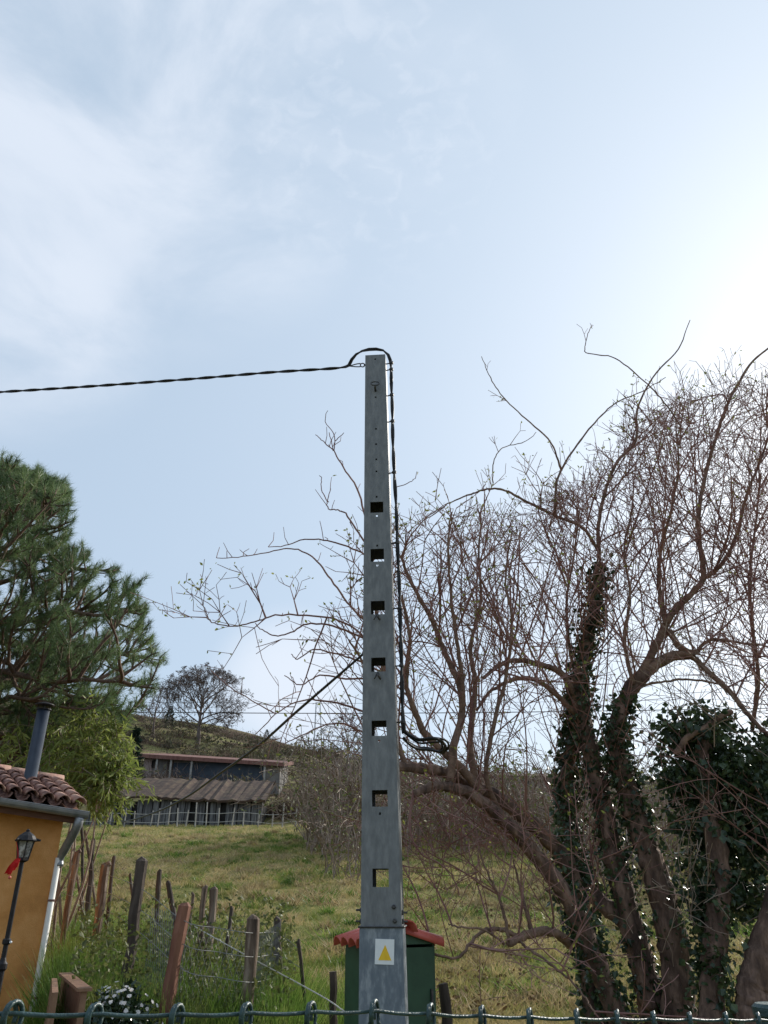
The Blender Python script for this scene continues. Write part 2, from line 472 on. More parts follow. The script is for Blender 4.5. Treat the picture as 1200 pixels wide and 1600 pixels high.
# ------------------------------------------------------------------ terrain
SKYLINE = np.array([(-900, 1060), (-300, 1085), (0, 1098), (200, 1116), (330, 1140), (430, 1158), (540, 1186), (640, 1204), (830, 1216), (1200, 1228), (2000, 1235)], dtype=float)
YH = 130.0
def ground(x, y):
    x = np.asarray(x, dtype=float); y = np.asarray(y, dtype=float)
    yc = np.minimum(y, 46.0)
    base = 0.07015 * ((yc - 9) + np.sqrt((yc - 9) ** 2 + 9)) - 0.034
    px = 600 + 1200 * 1.05 * x / np.maximum(y, 5)
    py = np.interp(px, SKYLINE[:, 0], SKYLINE[:, 1])
    v = (800 - py) / F
    top = 1.55 + YH * (SP + v * CP) / (CP - v * SP)
    t = np.clip((y - 46) / (YH - 46), 0, 1)
    t2 = t - 0.018 * np.sin(t * 2 * math.pi * 7)
    z = base + (top - 5.2) * t2
    z = z - np.maximum(y - YH, 0) * 0.05
    z = z + 0.5 * np.sin(x * 0.21 + y * 0.13) * np.sin(y * 0.17 - x * 0.07) * np.clip((y - 60) / 30, 0, 1)
    z = z + 0.05 * np.sin(x * 1.3 + 0.7 * y) * np.sin(y * 1.1 - 0.4 * x) * np.clip((y - 9) / 8, 0, 1)
    return z
def gz(x, y):
    return float(ground(x, y))
ys = np.concatenate([np.linspace(-60, 4, 12), np.linspace(5, 50, 110), np.linspace(51, 140, 90), np.linspace(150, 420, 12)])
tx = np.linspace(-1, 1, 161)
xs = np.sign(tx) * (np.abs(tx) ** 1.6) * 260
X, Y = np.meshgrid(xs, ys)
Z = ground(X, Y)
gm = MB()
nx, ny = len(xs), len(ys)
i = np.arange(ny - 1)[:, None] * nx + np.arange(nx - 1)[None, :]
gm.add(np.stack([X, Y, Z], -1).reshape(-1, 3), np.stack([i, i + 1, i + nx + 1, i + nx], -1).reshape(-1, 4))
gr = gm.build('ground', M['ground'], smooth=True)
gr['kind'] = 'structure'

# ------------------------------------------------------------------ path helpers
def smooth_path(pts, n=6):
    p = np.asarray(pts, dtype=float)
    if len(p) < 3:
        t = np.linspace(0, 1, n + 1)[:, None]
        return p[0] * (1 - t) + p[-1] * t
    q = np.vstack([2 * p[0] - p[1], p, 2 * p[-1] - p[-2]])
    out = []
    for k in range(1, len(q) - 2):
        a, b, c, d = q[k - 1], q[k], q[k + 1], q[k + 2]
        for t in np.linspace(0, 1, n, endpoint=False):
            out.append(0.5 * ((2 * b) + (-a + c) * t + (2 * a - 5 * b + 4 * c - d) * t * t + (-a + 3 * b - 3 * c + d) * t ** 3))
    out.append(p[-1])
    return np.array(out)
def pix(path):
    return [at(a, b, c) for a, b, c in path]

# ------------------------------------------------------------------ utility pole
PY0 = 6.0
pole_base = np.array([0.03, PY0 + 0.15, 0.0])
pole = thing('utility_pole', 'tall tapered galvanised steel pole with square openings, standing alone behind the wire fence', 'utility pole', pole_base)
def zpix(py, Y=PY0):
    return at(600, py, Y)[2]
PTOP = zpix(549)
JOIN = zpix(1447)
def pole_half(z):
    return np.interp(z, [0.0, PTOP], [0.1535, 0.098])
def pole_cx(z):
    return np.interp(z, [0.0, PTOP], [0.012, -0.078])
YAW = R(-5.0)                         # turned so that its right side just shows
def pole_pt(lx, ly, z):
    """lx right, ly back, measured from the pole's axis"""
    cx = pole_cx(z)
    return np.array([cx + lx * math.cos(YAW) - ly * math.sin(YAW), PY0 + 0.15 + lx * math.sin(YAW) + ly * math.cos(YAW), z])
rects = [(781, 798), (855, 875), (937, 958), (1026, 1048), (1125, 1149), (1234, 1260), (1357, 1386)]
rz = [(zpix(b), zpix(a)) for a, b in rects]
dots = [556, 616, 666, 690, 714, 733, 773, 803, 850, 881, 1157, 1271]
dz = [(zpix(d) - 0.009, zpix(d) + 0.009) for d in dots]
def shaft(name, z0, z1, grow, material, holes, small):
    """folded sheet shaft: four walls around, square openings front and back, round ones in front"""
    zs = {z0, z1}
    for q in np.linspace(z0, z1, 12)[1:-1]:
        if not any(a - 0.01 < q < b + 0.01 for a, b in holes + small):
            zs.add(float(q))
    for a, b in holes + small:
        zs |= {q for q in (a, b) if z0 < q < z1}
    zs = sorted(zs)
    ring = []
    for z in zs:
        hf = pole_half(z) + grow
        cols = [-hf, -0.0575, -0.008, 0.008, 0.0575, hf]
        r_ = [pole_pt(c_, -hf, z) for c_ in cols] + [pole_pt(c_, hf, z) for c_ in cols[::-1]]
        ring.append(r_)
    n = 12
    faces = []
    for k in range(len(zs) - 1):
        zm = (zs[k] + zs[k + 1]) / 2
        big = any(a < zm < b for a, b in holes)
        sml = any(a < zm < b for a, b in small)
        for j in range(n):
            if big and j in (1, 2, 3, 7, 8, 9):
                continue
            if sml and j == 2:
                continue
            faces.append([k * n + j, k * n + (j + 1) % n, (k + 1) * n + (j + 1) % n, (k + 1) * n + j])
    o = MB().add(np.array(ring).reshape(-1, 3), faces).build(name, material, pole)
    so_ = o.modifiers.new('thickness', 'SOLIDIFY')
    so_.thickness = 0.005
    so_.offset = -1
    return o
upper = shaft('upper_shaft', JOIN - 0.12, PTOP, 0.0, M['galv'], rz, dz)
lower = shaft('lower_shaft', -0.25, JOIN, 0.008, M['galv_low'], [], [])
# folded lip where the lower shaft ends, ring bolt, bolts
lip = MB()
h = pole_half(JOIN) + 0.008
ring = [pole_pt(a * (h + 0.004), b * (h + 0.004), JOIN - 0.006) for a, b in ((-1, -1), (1, -1), (1, 1), (-1, 1), (-1, -1))]
for k in range(4):
    lip.tube([ring[k], ring[k + 1]], 0.007, 6)
lip.build('joint_lip', M['bolt'], pole)
for lx, zz in ((0.4, 1432), (0.55, 1423)):
    pass
for s, zp in ((1, 1440), (-1, 1440), (1, 1426), (-1, 1422)):
    z = zpix(zp)
    hh = pole_half(z)
    b = MB()
    M3 = Matrix.Rotation(s * math.pi / 2, 3, 'Y')
    b.lathe([(0.016, 0), (0.016, 0.012), (0.007, 0.012), (0.007, 0.04)], pole_pt(s * hh, -0.09, z), 6, M3)
    b.build('side_bolt', M['bolt'], pole)
for lx, zp in ((0.095, 1439), (0.09, 1417)):
    z = zpix(zp)
    b = MB()
    b.lathe([(0.016, 0), (0.016, 0.012), (0.009, 0.02)], pole_pt(lx, -pole_half(z), z), 6, Matrix.Rotation(math.pi / 2, 3, 'X'))
    b.build('front_bolt', M['bolt'], pole)
# ring bolt near the top
z = zpix(600)
rb = MB()
c = pole_pt(0.0, -pole_half(z) - 0.05, z + 0.005)
an = np.linspace(0, 2 * math.pi, 21)
rb.tube([c + np.array([0.040 * math.cos(a), 0.012 * math.sin(a), 0.030 * math.sin(a)]) for a in an], 0.0065, 6, transport=True)
rb.tube([pole_pt(0, -pole_half(z) + 0.0, z - 0.045), pole_pt(0, -pole_half(z) - 0.03, z - 0.042), c + np.array([0, -0.012, -0.03])], 0.011, 6)
rb.build('ring_bolt', M['bolt'], pole, smooth=True)
for zp in (964, 1056):                # hooked pegs under two openings
    z = zpix(zp)
    hk = MB()
    hh = pole_half(z)
    hk.tube(smooth_path([pole_pt(0.0, -hh + 0.002, z + 0.02), pole_pt(0.0, -hh - 0.05, z + 0.015), pole_pt(0.005, -hh - 0.07, z - 0.01), pole_pt(0.02, -hh - 0.045, z - 0.03)], 4), 0.009, 6)
    hk.tube(smooth_path([pole_pt(-0.005, -hh - 0.03, z + 0.02), pole_pt(-0.02, -hh - 0.05, z - 0.015), pole_pt(-0.03, -hh - 0.04, z - 0.025)], 4), 0.006, 5)
    hk.build('hooked_peg', M['bolt'], pole, smooth=True)
cap = MB()
hh = pole_half(PTOP) - 0.006
cap.box(pole_pt(0, 0, PTOP - 0.01), (2 * hh, 2 * hh, 0.006), Matrix.Rotation(YAW, 3, 'Z'))
cap.build('top_cap', M['galv'], pole)

# warning sign on the lower shaft
zs_ = zpix(1487)
sh = pole_half(zs_) + 0.008
sgn_c = pole_pt(0.0, -sh - 0.003, zs_)
sx = (601 - 600) / 1200 * 5.1 - sgn_c[0]
sgn_c = pole_pt(sx, -sh - 0.003, zs_)
sign = thing('warning_sign', 'small white plate with a yellow triangle fixed to the steel pole', 'sign', sgn_c)
Rz = np.array(Matrix.Rotation(YAW, 3, 'Z') @ Matrix.Rotation(R(1.5), 3, 'Y'))
pl = MB()
pl.box(sgn_c, (0.130, 0.005, 0.150), Rz)
pl.build('plate', M['sign_white'], sign)
tr = MB()
P = np.array([[-0.044, -0.0045, -0.048], [0.044, -0.0045, -0.048], [0, -0.0045, 0.043], [-0.044, -0.002, -0.048], [0.044, -0.002, -0.048], [0, -0.002, 0.043]]) + np.array([0.003, 0, -0.002])
tr.add(P @ Rz.T + sgn_c, [[0, 1, 2], [5, 4, 3]], [[0, 3, 4, 1], [1, 4, 5, 2], [2, 5, 3, 0]])
tr.build('yellow_triangle', M['sign_yellow'], sign)

# ------------------------------------------------------------------ cables
def twisted(mb, path, r, pitch, strands=2, off=None, sides=6):
    p = np.asarray(path)
    seg = np.linalg.norm(np.diff(p, axis=0), axis=1)
    L = np.concatenate([[0], np.cumsum(seg)])
    n = max(4, int(L[-1] / (pitch / 8)))
    s = np.linspace(0, L[-1], n)
    q = np.stack([np.interp(s, L, p[:, k]) for k in range(3)], 1)
    t = np.gradient(q, axis=0)
    t /= np.linalg.norm(t, axis=1, keepdims=True)
    nv = np.cross(t[0], [0.3, 0.9, 0.2]); nv /= np.linalg.norm(nv)
    A = np.zeros_like(q)
    for k in range(n):
        nv = nv - t[k] * nv.dot(t[k]); nv /= np.linalg.norm(nv)
        A[k] = nv
    B = np.cross(t, A)
    off = off or r * 0.95
    for m in range(strands):
        ph = 2 * math.pi * s / pitch + m * 2 * math.pi / strands
        mb.tube(q + off * (np.cos(ph)[:, None] * A + np.sin(ph)[:, None] * B), r, sides, transport=True)

YR = PY0 + 0.10
cab_org = at(600, 546, PY0 + 0.1)
aer = thing('aerial_cable', 'twisted black cable running over the pole top and down its side to a coil', 'cable', cab_org)
span = [(-260, 627, 6.9), (-100, 618, 6.75), (0, 612.5, 6.6), (150, 603, 6.45), (300, 592, 6.3), (420, 582, 6.2), (500, 577, 6.15), (536, 574, 6.1), (547, 570, 6.1)]
far_l = [np.array(at(-260, 627, 6.9)) + np.array([-9.0, 0.6, 0.15])]
sp = MB()
twisted(sp, np.vstack([np.linspace(far_l[0], at(-260, 627, 6.9), 6)[:-1], smooth_path(pix(span), 6)]), 0.0085, 0.42, 2, 0.0078)
sp.build('span', M['cable'], aer, smooth=True)
lp = MB()
loop = [(545, 571, 6.1), (551, 560, 6.09), (560, 551, 6.08), (573, 546.5, 6.08), (588, 545.5, 6.08), (600, 548, 6.09), (608, 557, 6.1), (611, 572, 6.1), (611.5, 600, 6.1)]
twisted(lp, smooth_path(pix(loop), 6), 0.0095, 0.5, 2, 0.0088)
lp.build('top_loop', M['cable'], aer, smooth=True)
rs = MB()
riser = [(611.5, 598, 6.1), (613, 640, 6.1), (614, 690, 6.1), (616, 738, 6.1), (619, 790, 6.1), (621, 848, 6.1), (624, 920, 6.1), (626, 990, 6.1), (628, 1060, 6.1), (629, 1110, 6.1), (631, 1146, 6.1)]
twisted(rs, smooth_path(pix(riser), 5), 0.011, 0.6, 2, 0.008)
rs.build('riser', M['cable'], aer, smooth=True)
co = MB()
for k in range(5):                    # spare length coiled flat beside the pole
    jx, jy = random.uniform(-8, 5), random.uniform(-5, 5)
    y0 = 6.1 + 0.02 * k
    loopc = [(631, 1140 + k, y0), (640, 1148 + jy, y0), (655, 1154 + jy + k, y0 - 0.05), (675, 1152 + jy * 1.4 + k, y0 - 0.08), (692 + jx, 1157 + jy, y0 - 0.02), (697 + jx, 1167 + jy, y0 + 0.1),
             (690 + jx, 1174 + jy, y0 + 0.2), (672, 1172 - jy, y0 + 0.24), (652, 1170 - jy, y0 + 0.18), (638, 1162 - jy, y0 + 0.08), (631, 1152 + k, y0)]
    co.tube(smooth_path(pix(loopc), 5), 0.0085, 6, transport=True)
co.build('coil', M['cable'], aer, smooth=True)
cl = MB()
a0, a1 = at(546, 572, 6.1), at(570, 570, 6.12)
cl.tube(smooth_path([a0, at(556, 569, 6.1), at(563, 568, 6.11)], 4), 0.006, 6)
cl.tube(smooth_path([a0, at(556, 573, 6.1), at(563, 573, 6.11)], 4), 0.006, 6)
cen = at(566.5, 570.5, 6.12)
cl.tube([cen + np.array([0.022 * math.cos(a), 0, 0.022 * math.sin(a)]) for a in np.linspace(0, 2 * math.pi, 15)], 0.006, 6, transport=True)
cl.tube([at(569, 570.5, 6.12), at(576, 570.5, 6.15)], 0.009, 6)
cl.build('anchor_clamp', M['bolt'], aer, smooth=True)
for py in (567, 577, 617, 658, 738, 848, 950, 1040, 1128):
    cx = np.interp(py, [r_[1] for r_ in riser], [r_[0] for r_ in riser])
    p1 = at(cx, py, 6.1)
    z = p1[2]
    hh = pole_half(z)
    p0 = pole_pt(hh - 0.004, -0.02, z)
    st = MB()
    st.tube([p0, p1], 0.006, 6)
    st.lathe([(0.020, -0.011), (0.022, 0), (0.020, 0.011)], p1, 8)
    st.build('cable_clip', M['bolt'], pole)

# service cable dropping from the pole to the left, towards the sheds
sc = MB()
svc = [(572, 1018, 6.15), (520, 1063, 6.9), (460, 1115, 8.1), (400, 1168, 10.2), (340, 1211, 13.2), (290, 1246, 17.5), (240, 1270, 23.0), (190, 1284, 32.0), (150, 1283, 46.4)]
sc.tube(smooth_path(pix(svc), 8), np.linspace(0.010, 0.028, 65), 6)
o = sc.build('service_cable', M['cable'], loc=at(572, 1018, 6.15), smooth=True)
tag(o, 'single thin black cable slanting down from the middle of the pole to the plank shed', 'cable')

# ------------------------------------------------------------------ green cabinet behind the pole
cb_c = np.array(at(609, 1500, 7.75)); cb_c[2] = 0.0
TH = R(28)
ax, ay = np.array([math.cos(TH), math.sin(TH), 0]), np.array([-math.sin(TH), math.cos(TH), 0])
cab = thing('green_cabinet', 'dark green sheet metal cabinet with a little red tiled roof, half hidden behind the pole', 'cabinet', cb_c)
RB = np.stack([ax, ay, [0, 0, 1]], 1)
EAVE = at(600, 1473, 7.6)[2]
bw, bd = 0.62, 0.46
mb = MB()
for s in (-1, 1):
    mb.box(cb_c + ax * s * bw / 2 + np.array([0, 0, EAVE / 2 - 0.02]), (0.02, bd, EAVE + 0.02), RB)
mb.box(cb_c + ay * bd / 2 + np.array([0, 0, EAVE / 2 - 0.02]), (bw - 0.022, 0.02, EAVE + 0.02), RB)
v = []
for yy in (-bd / 2 - 0.01, bd / 2 + 0.012):
    for xx, zz in ((-bw / 2, EAVE - 0.012), (bw / 2, EAVE - 0.012), (0, EAVE + 0.105)):
        v.append(cb_c + ax * xx + ay * yy + np.array([0, 0, zz]))
mb.add(np.array(v), [[0, 1, 2], [5, 4, 3]], [[0, 3, 4, 1], [1, 4, 5, 2], [2, 5, 3, 0]])
mb.build('body', M['green_sheet'], cab)
d = MB()
d.box(cb_c - ay * (bd / 2 + 0.004) + np.array([0, 0, EAVE / 2 - 0.02]), (bw - 0.03, 0.016, EAVE - 0.03), RB)
door = d.build('door', M['green_sheet'], cab)
hd = MB()
hd.box(cb_c - ay * (bd / 2 + 0.022) + ax * 0.27 + np.array([0, 0, 0.8]), (0.02, 0.02, 0.12), RB)
hd.build('handle', M['bolt'], door)
def barrel_tile(name, material, L=0.42, r0=0.092, r1=0.074, th=0.012, seg=5, up=True):
    """half-round clay tile along +x from the origin, wide end first"""
    an = np.linspace(0, math.pi, seg + 1)
    v = []
    for x, r in ((0, r0), (L, r1)):
        for rr in (r, r - th):
            for a in an:
                z = rr * math.sin(a) * (1 if up else -1)
                v.append((x, rr * math.cos(a), z))
    k = seg + 1
    f = []
    for j in range(seg):
        f += [[j, j + 1, 2 * k + j + 1, 2 * k + j], [k + j + 1, k + j, 3 * k + j, 3 * k + j + 1], [j + 1, j, k + j, k + j + 1], [2 * k + j, 2 * k + j + 1, 3 * k + j + 1, 3 * k + j]]
    f += [[0, 2 * k, 3 * k, k], [k + seg, 3 * k + seg, 2 * k + seg, seg]]
    return MB().add(np.array(v), np.array(f)).mesh(name, material, (0, 0, 0), True)
rt_mesh = barrel_tile('roof_tile', M['red_tile'], 0.42, 0.085, 0.07, 0.012, 6)
for s in (-1, 1):
    for k in range(4):
        o = bpy.data.objects.new('roof_tile', rt_mesh)
        COL.objects.link(o)
        o.parent = cab
        yy = -bd / 2 + 0.03 + k * 0.15
        start = ax * s * (bw / 2 + 0.075) + ay * yy + np.array([0, 0, EAVE - 0.035])
        dx = Vector(-s * ax * math.cos(R(16)) + np.array([0, 0, math.sin(R(16))]))
        dy = Vector((0, 0, 1)).cross(dx).normalized()
        dzv = dx.cross(dy)
        mm = Matrix((dx, dy, dzv)).transposed().to_4x4()
        mm.translation = Vector(start)
        o.matrix_local = mm
rid = bpy.data.objects.new('ridge_tile', barrel_tile('ridge_tile', M['red_tile'], 0.66, 0.095, 0.085, 0.012, 6))
COL.objects.link(rid)
rid.parent = cab
mm = Matrix((Vector(ay), Vector(-ax), Vector((0, 0, 1)))).transposed().to_4x4()
mm.translation = Vector(-ay * 0.34 + np.array([0, 0, EAVE + 0.085]))
rid.matrix_local = mm

# ------------------------------------------------------------------ chain-link fence close to the camera
YF, ALPHA = 0.872, math.atan(0.645)
WZ = at(600, 1584, YF)[2]
fx = np.array([math.cos(ALPHA), math.sin(ALPHA), 0.0])
fn = np.array([-math.sin(ALPHA), math.cos(ALPHA), 0.0])
f0 = np.array([-0.008, YF, 0.0])
fence = thing('chain_link_fence', 'green plastic coated chain link fence with a line wire along its top', 'fence', (f0[0], f0[1], 0.0))
SPC = 0.0655
def fpt(t, off, z):
    return f0 + fx * t + fn * off + np.array([0, 0, z])
def line_z(t):
    p = f0 + fx * t
    dep = 0.8934 * p[1] - 0.045
    px_ = 600 + 1200 * p[0] / max(dep, 0.2)
    return at(px_, np.interp(px_, [-200, 0, 250, 590, 700, 900, 1150, 1500], [1582, 1583, 1585, 1579, 1585, 1591, 1593, 1594]), p[1])[2] - WZ
sag = lambda t: line_z(t) - 0.0016 * abs(math.sin(math.pi * t / SPC))
K0, K1 = -9, 24
tw = MB()
ts = np.arange(K0 * SPC - 0.02, K1 * SPC, SPC / 6)
tw.tube([fpt(t, 0, WZ + sag(t)) for t in ts], 0.0017, 8)
tw.build('line_wire', M['pvc_green'], fence, smooth=True)
ROW = 0.062
for k in range(K0, K1 - 1):
    w = MB()
    t0 = k * SPC + random.uniform(-0.004, 0.004)
    pts = []
    zt = WZ + sag(t0)
    # knuckle: hooked over the line wire, then zigzag to the ground
    rr = random.uniform(0.0085, 0.0105)
    for a in np.linspace(R(-150), R(150), 13):
        pts.append(fpt(t0 + 0.002 * a / 2.6 + rr * 0.62 * math.sin(a), rr * 0.6 * math.sin(a), zt - 0.0015 + rr * math.cos(a) * 0.95))
    z = zt - 0.012
    j = 0
    while z > 0.04:
        j += 1
        z2 = z - ROW / 2 if j == 1 else z - ROW / 2
        tt = t0 + (SPC / 2 if j % 2 else 0.0)
        pts.append(fpt(tt, 0.004 * (1 if j % 2 else -1), z2))
        z = z2
    w.tube(pts, 0.00185, 6, transport=True)
    # mate wire twisted through the same knuckle, going the other way
    pts = []
    rr *= 0.9
    for a in np.linspace(R(140), R(-160), 11):
        pts.append(fpt(t0 - 0.003 + 0.002 * a / 2.6 + rr * 0.5 * math.sin(a), rr * 0.7 * math.sin(a), zt - 0.001 + rr * math.cos(a) * 0.9))
    z = zt - 0.013
    j = 0
    while z > 0.04:
        j += 1
        z -= ROW / 2
        tt = t0 - (SPC / 2 if j % 2 else 0.0)
        pts.append(fpt(tt, 0.004 * (-1 if j % 2 else 1), z))
    w.tube(pts, 0.00185, 6, transport=True)
    w.build('wire', M['pvc_green'], fence, smooth=True)
tp = 0.62
pp = at(1192, 1584, YF); tpost = None
for t in np.linspace(0.2, 1.5, 400):
    if project(fpt(t, 0.03, WZ))[0] > 1196:
        tp = t
        break
po = MB()
PZ = WZ + line_z(tp)
po.lathe([(0.022, -0.3), (0.022, PZ + 0.000), (0.0245, PZ + 0.002), (0.0245, PZ + 0.012), (0.02, PZ + 0.016)], fpt(tp, 0.032, 0), 16)
po.build('post', M['pvc_green'], fence, smooth=False)

# ------------------------------------------------------------------ ochre house
E1 = np.array(at(131, 1270, 10.5))
hu = np.array([math.cos(R(35)), math.sin(R(35)), 0])      # along the eave, away to the right
hn = np.array([math.sin(R(35)), -math.cos(R(35)), 0])     # outwards
TILT = 0.095                                              # the old roof drops towards its far end
def hp(a, out, z):
    return np.array([E1[0], E1[1], 0]) + hu * a + hn * out + np.array([0, 0, z])
def ez(a):
    return E1[2] - TILT * a
lo_, hi_ = -1.5, 0.0
for _ in range(40):
    mid = (lo_ + hi_) / 2
    q = project(hp(mid, -0.28, at(92, 1320, 10.2)[2]))
    if q[0] > 92:
        hi_ = mid
    else:
        lo_ = mid
WA = (lo_ + hi_) / 2
hb = hp(WA, -0.28, 0); hb[2] = 0
house = thing('ochre_house', 'small ochre rendered house with a clay tiled roof and a dark flue', 'house', hb)
LEFT = -4.4
DEP = 3.0
SL = 0.29
RW = 1.55
w = MB()
def prism(mb, pts_front, depth_vec):
    a = np.array(pts_front); b = a + depth_vec
    k = len(a)
    mb.add(np.vstack([a, b]), [list(range(k))], [list(range(2 * k - 1, k - 1, -1))], [[(j + 1) % k, j, k + j, k + (j + 1) % k] for j in range(k)])
A0, A1 = LEFT, WA
wall_pts = [hp(A0, -0.28, -0.3), hp(A1, -0.28, -0.3), hp(A1, -0.28, ez(A1) + 0.02), hp(A0, -0.28, ez(A0) + 0.02)]
# body as a box with gabled ends
bodyv = [hp(A0, -0.28, -0.3), hp(A1, -0.28, -0.3), hp(A1, -2 * RW + 0.28, -0.3), hp(A0, -2 * RW + 0.28, -0.3),
         hp(A0, -0.28, ez(A0) + 0.03), hp(A1, -0.28, ez(A1) + 0.03), hp(A1, -2 * RW + 0.28, ez(A1) + 0.03), hp(A0, -2 * RW + 0.28, ez(A0) + 0.03),
         hp(A0, -RW, ez(A0) + SL * RW - 0.03), hp(A1, -RW, ez(A1) + SL * RW - 0.03)]
w.add(np.array(bodyv), [[0, 1, 5, 4], [2, 3, 7, 6], [0, 3, 2, 1]], [[1, 2, 6, 9, 5], [3, 0, 4, 8, 7]])
w.build('wall', M['ochre'], house)
roof = MB()
for sgn in (1, -1):
    o_e = 0.0 if sgn == 1 else -2 * RW
    q = [hp(LEFT - 0.1, o_e, ez(LEFT)), hp(-0.02, o_e, ez(0)), hp(-0.02, -RW, ez(0) + SL * RW), hp(LEFT - 0.1, -RW, ez(LEFT) + SL * RW)]
    if sgn == -1:
        q = q[::-1]
    q = np.array(q)
    up = np.array([0, 0, 0.05])
    roof.hexa(np.vstack([q - up, q]))
roof_o = roof.build('roof', M['soffit'], house)
cover = barrel_tile('tile', M['tile'], 0.46, 0.086, 0.066, 0.014, 5, True)
cover2 = barrel_tile('tile', M['tile2'], 0.46, 0.088, 0.070, 0.014, 5, True)
chan = barrel_tile('tile', M['tile'], 0.46, 0.086, 0.070, 0.014, 5, False)
slope_v = (-hn + np.array([0, 0, SL])); slope_v /= np.linalg.norm(slope_v)
lat = hu + np.array([0, 0, -TILT]); lat /= np.linalg.norm(lat)
def place(mesh, parent, start, dx, name='tile', roll=0.0):
    o = bpy.data.objects.new(name, mesh)
    COL.objects.link(o)
    o.parent = parent
    dx = Vector(dx).normalized()
    dy = Vector(lat) - dx * Vector(lat).dot(dx)
    dy.normalize()
    dzv = dx.cross(dy)
    if dzv.z < 0:
        dy = -dy; dzv = dx.cross(dy)
    mm = Matrix((dx, dy, dzv)).transposed().to_4x4()
    mm.translation = Vector(start - ORI[parent.name])
    o.matrix_local = mm @ Matrix.Rotation(roll, 4, 'X')
    return o
ROWL = 0.335
for cidx in range(0, 16):
    a = -0.09 - cidx * 0.197
    for r_ in range(5):
        lift = 0.014 * 1.0
        s0 = hp(a, 0.07, ez(a) + 0.085) + slope_v * (r_ * ROWL + random.uniform(-0.012, 0.012)) + np.array([0, 0, random.uniform(-0.004, 0.006)])
        dxv = slope_v + np.array([0, 0, -0.035])
        place(cover2 if (cidx == 0 or random.random() < 0.15) else cover, roof_o, s0, dxv + hu * random.uniform(-0.02, 0.02), roll=random.uniform(-0.04, 0.04))
        if cidx > 0 or True:
            s1 = hp(a - 0.0985, 0.05, ez(a) + 0.105) + slope_v * (r_ * ROWL)
            place(chan, roof_o, s1, dxv)
# ridge tiles
rtile = barrel_tile('ridge_tile', M['tile2'], 0.44, 0.105, 0.092, 0.014, 6, True)
for k in range(9):
    a = 0.03 - k * 0.37
    o = bpy.data.objects.new('ridge_tile', rtile)
    COL.objects.link(o)
    o.parent = roof_o
    dx = Vector(-lat)
    dy = Vector((0, 0, 1)).cross(dx).normalized()
    dzv = dx.cross(dy)
    mm = Matrix((dx, dy, dzv)).transposed().to_4x4()
    mm.translation = Vector(hp(a, -RW, ez(a) + SL * RW + 0.085) - ORI[roof_o.name])
    o.matrix_local = mm
# gutter along the eave, outlet and downpipe
gt = MB()
prof = [(math.cos(a) * 0.062, math.sin(a) * 0.062) for a in np.linspace(math.pi, 2 * math.pi, 8)]
prof = [(-0.062, 0.012)] + prof + [(0.062, 0.012)]
for inner in (0,):
    va, fa = [], []
    for a in (LEFT - 0.1, 0.03):
        for (yy, zz) in prof:
            va.append(hp(a, 0.085 + yy, ez(a) - 0.015 + zz))
    k = len(prof)
    for j in range(k - 1):
        fa.append([j, j + 1, k + j + 1, k + j])
    gt.add(np.array(va), fa, [list(range(k, 2 * k))])
gt.tube([hp(LEFT - 0.1, 0.150, ez(LEFT) + 0.0), hp(0.03, 0.150, ez(0) + 0.0)], 0.006, 6)
g_o = gt.build('gutter', M['zinc'], house, smooth=False)
sm = g_o.modifiers.new('thickness', 'SOLIDIFY'); sm.thickness = 0.003
fas = MB()
fa_pts = [hp(LEFT - 0.1, 0.012, ez(LEFT) - 0.14), hp(-0.03, 0.012, ez(0) - 0.14), hp(-0.03, 0.012, ez(0) - 0.045), hp(LEFT - 0.1, 0.012, ez(LEFT) - 0.045)]
prism(fas, fa_pts, -hn * 0.025)
fas.build('fascia', M['soffit'], house)
# soffit boards under the overhang
sf = MB()
sf_pts = np.array([hp(LEFT - 0.1, -0.02, ez(LEFT) - 0.10), hp(-0.03, -0.02, ez(0) - 0.10), hp(-0.03, -0.30, ez(0) - 0.10), hp(LEFT - 0.1, -0.30, ez(LEFT) - 0.10)])
sf.hexa(np.vstack([sf_pts, sf_pts + np.array([0, 0, 0.02])]))
sf.build('soffit', M['soffit'], house)
dp = MB()
o0 = hp(-0.06, 0.085, ez(0) - 0.07)
o1 = hp(-0.08, 0.06, ez(0) - 0.20)
o2 = hp(WA + 0.035, -0.22, ez(0) - 0.50)
dp.tube(smooth_path([o0, o1, o2, o2 + np.array([0, 0, -0.12])], 5), [0.058] * 5 + [0.056] * 5 + [0.045] * 6, 10)
elbow = dp.build('gutter_outlet', M['zinc'], house, smooth=True)
dp = MB()
pc = hp(WA + 0.01, -0.235, 0)
dp.tube([pc + np.array([0, 0, -0.2]), pc + np.array([0, 0, ez(0) - 0.52])], 0.037, 12)
dpo = dp.build('downpipe', M['trim'], house, smooth=True)
for py in (1407, 1567):
    z = at(70, py, 10.1)[2]
    b = MB()
    b.lathe([(0.043, -0.012), (0.045, 0), (0.043, 0.012)], pc + np.array([0, 0, z]), 12)
    b.box(pc - hn * 0.03 + np.array([0, 0, z]), (0.03, 0.06, 0.02))
    b.build('pipe_clip', M['tile'], dpo)
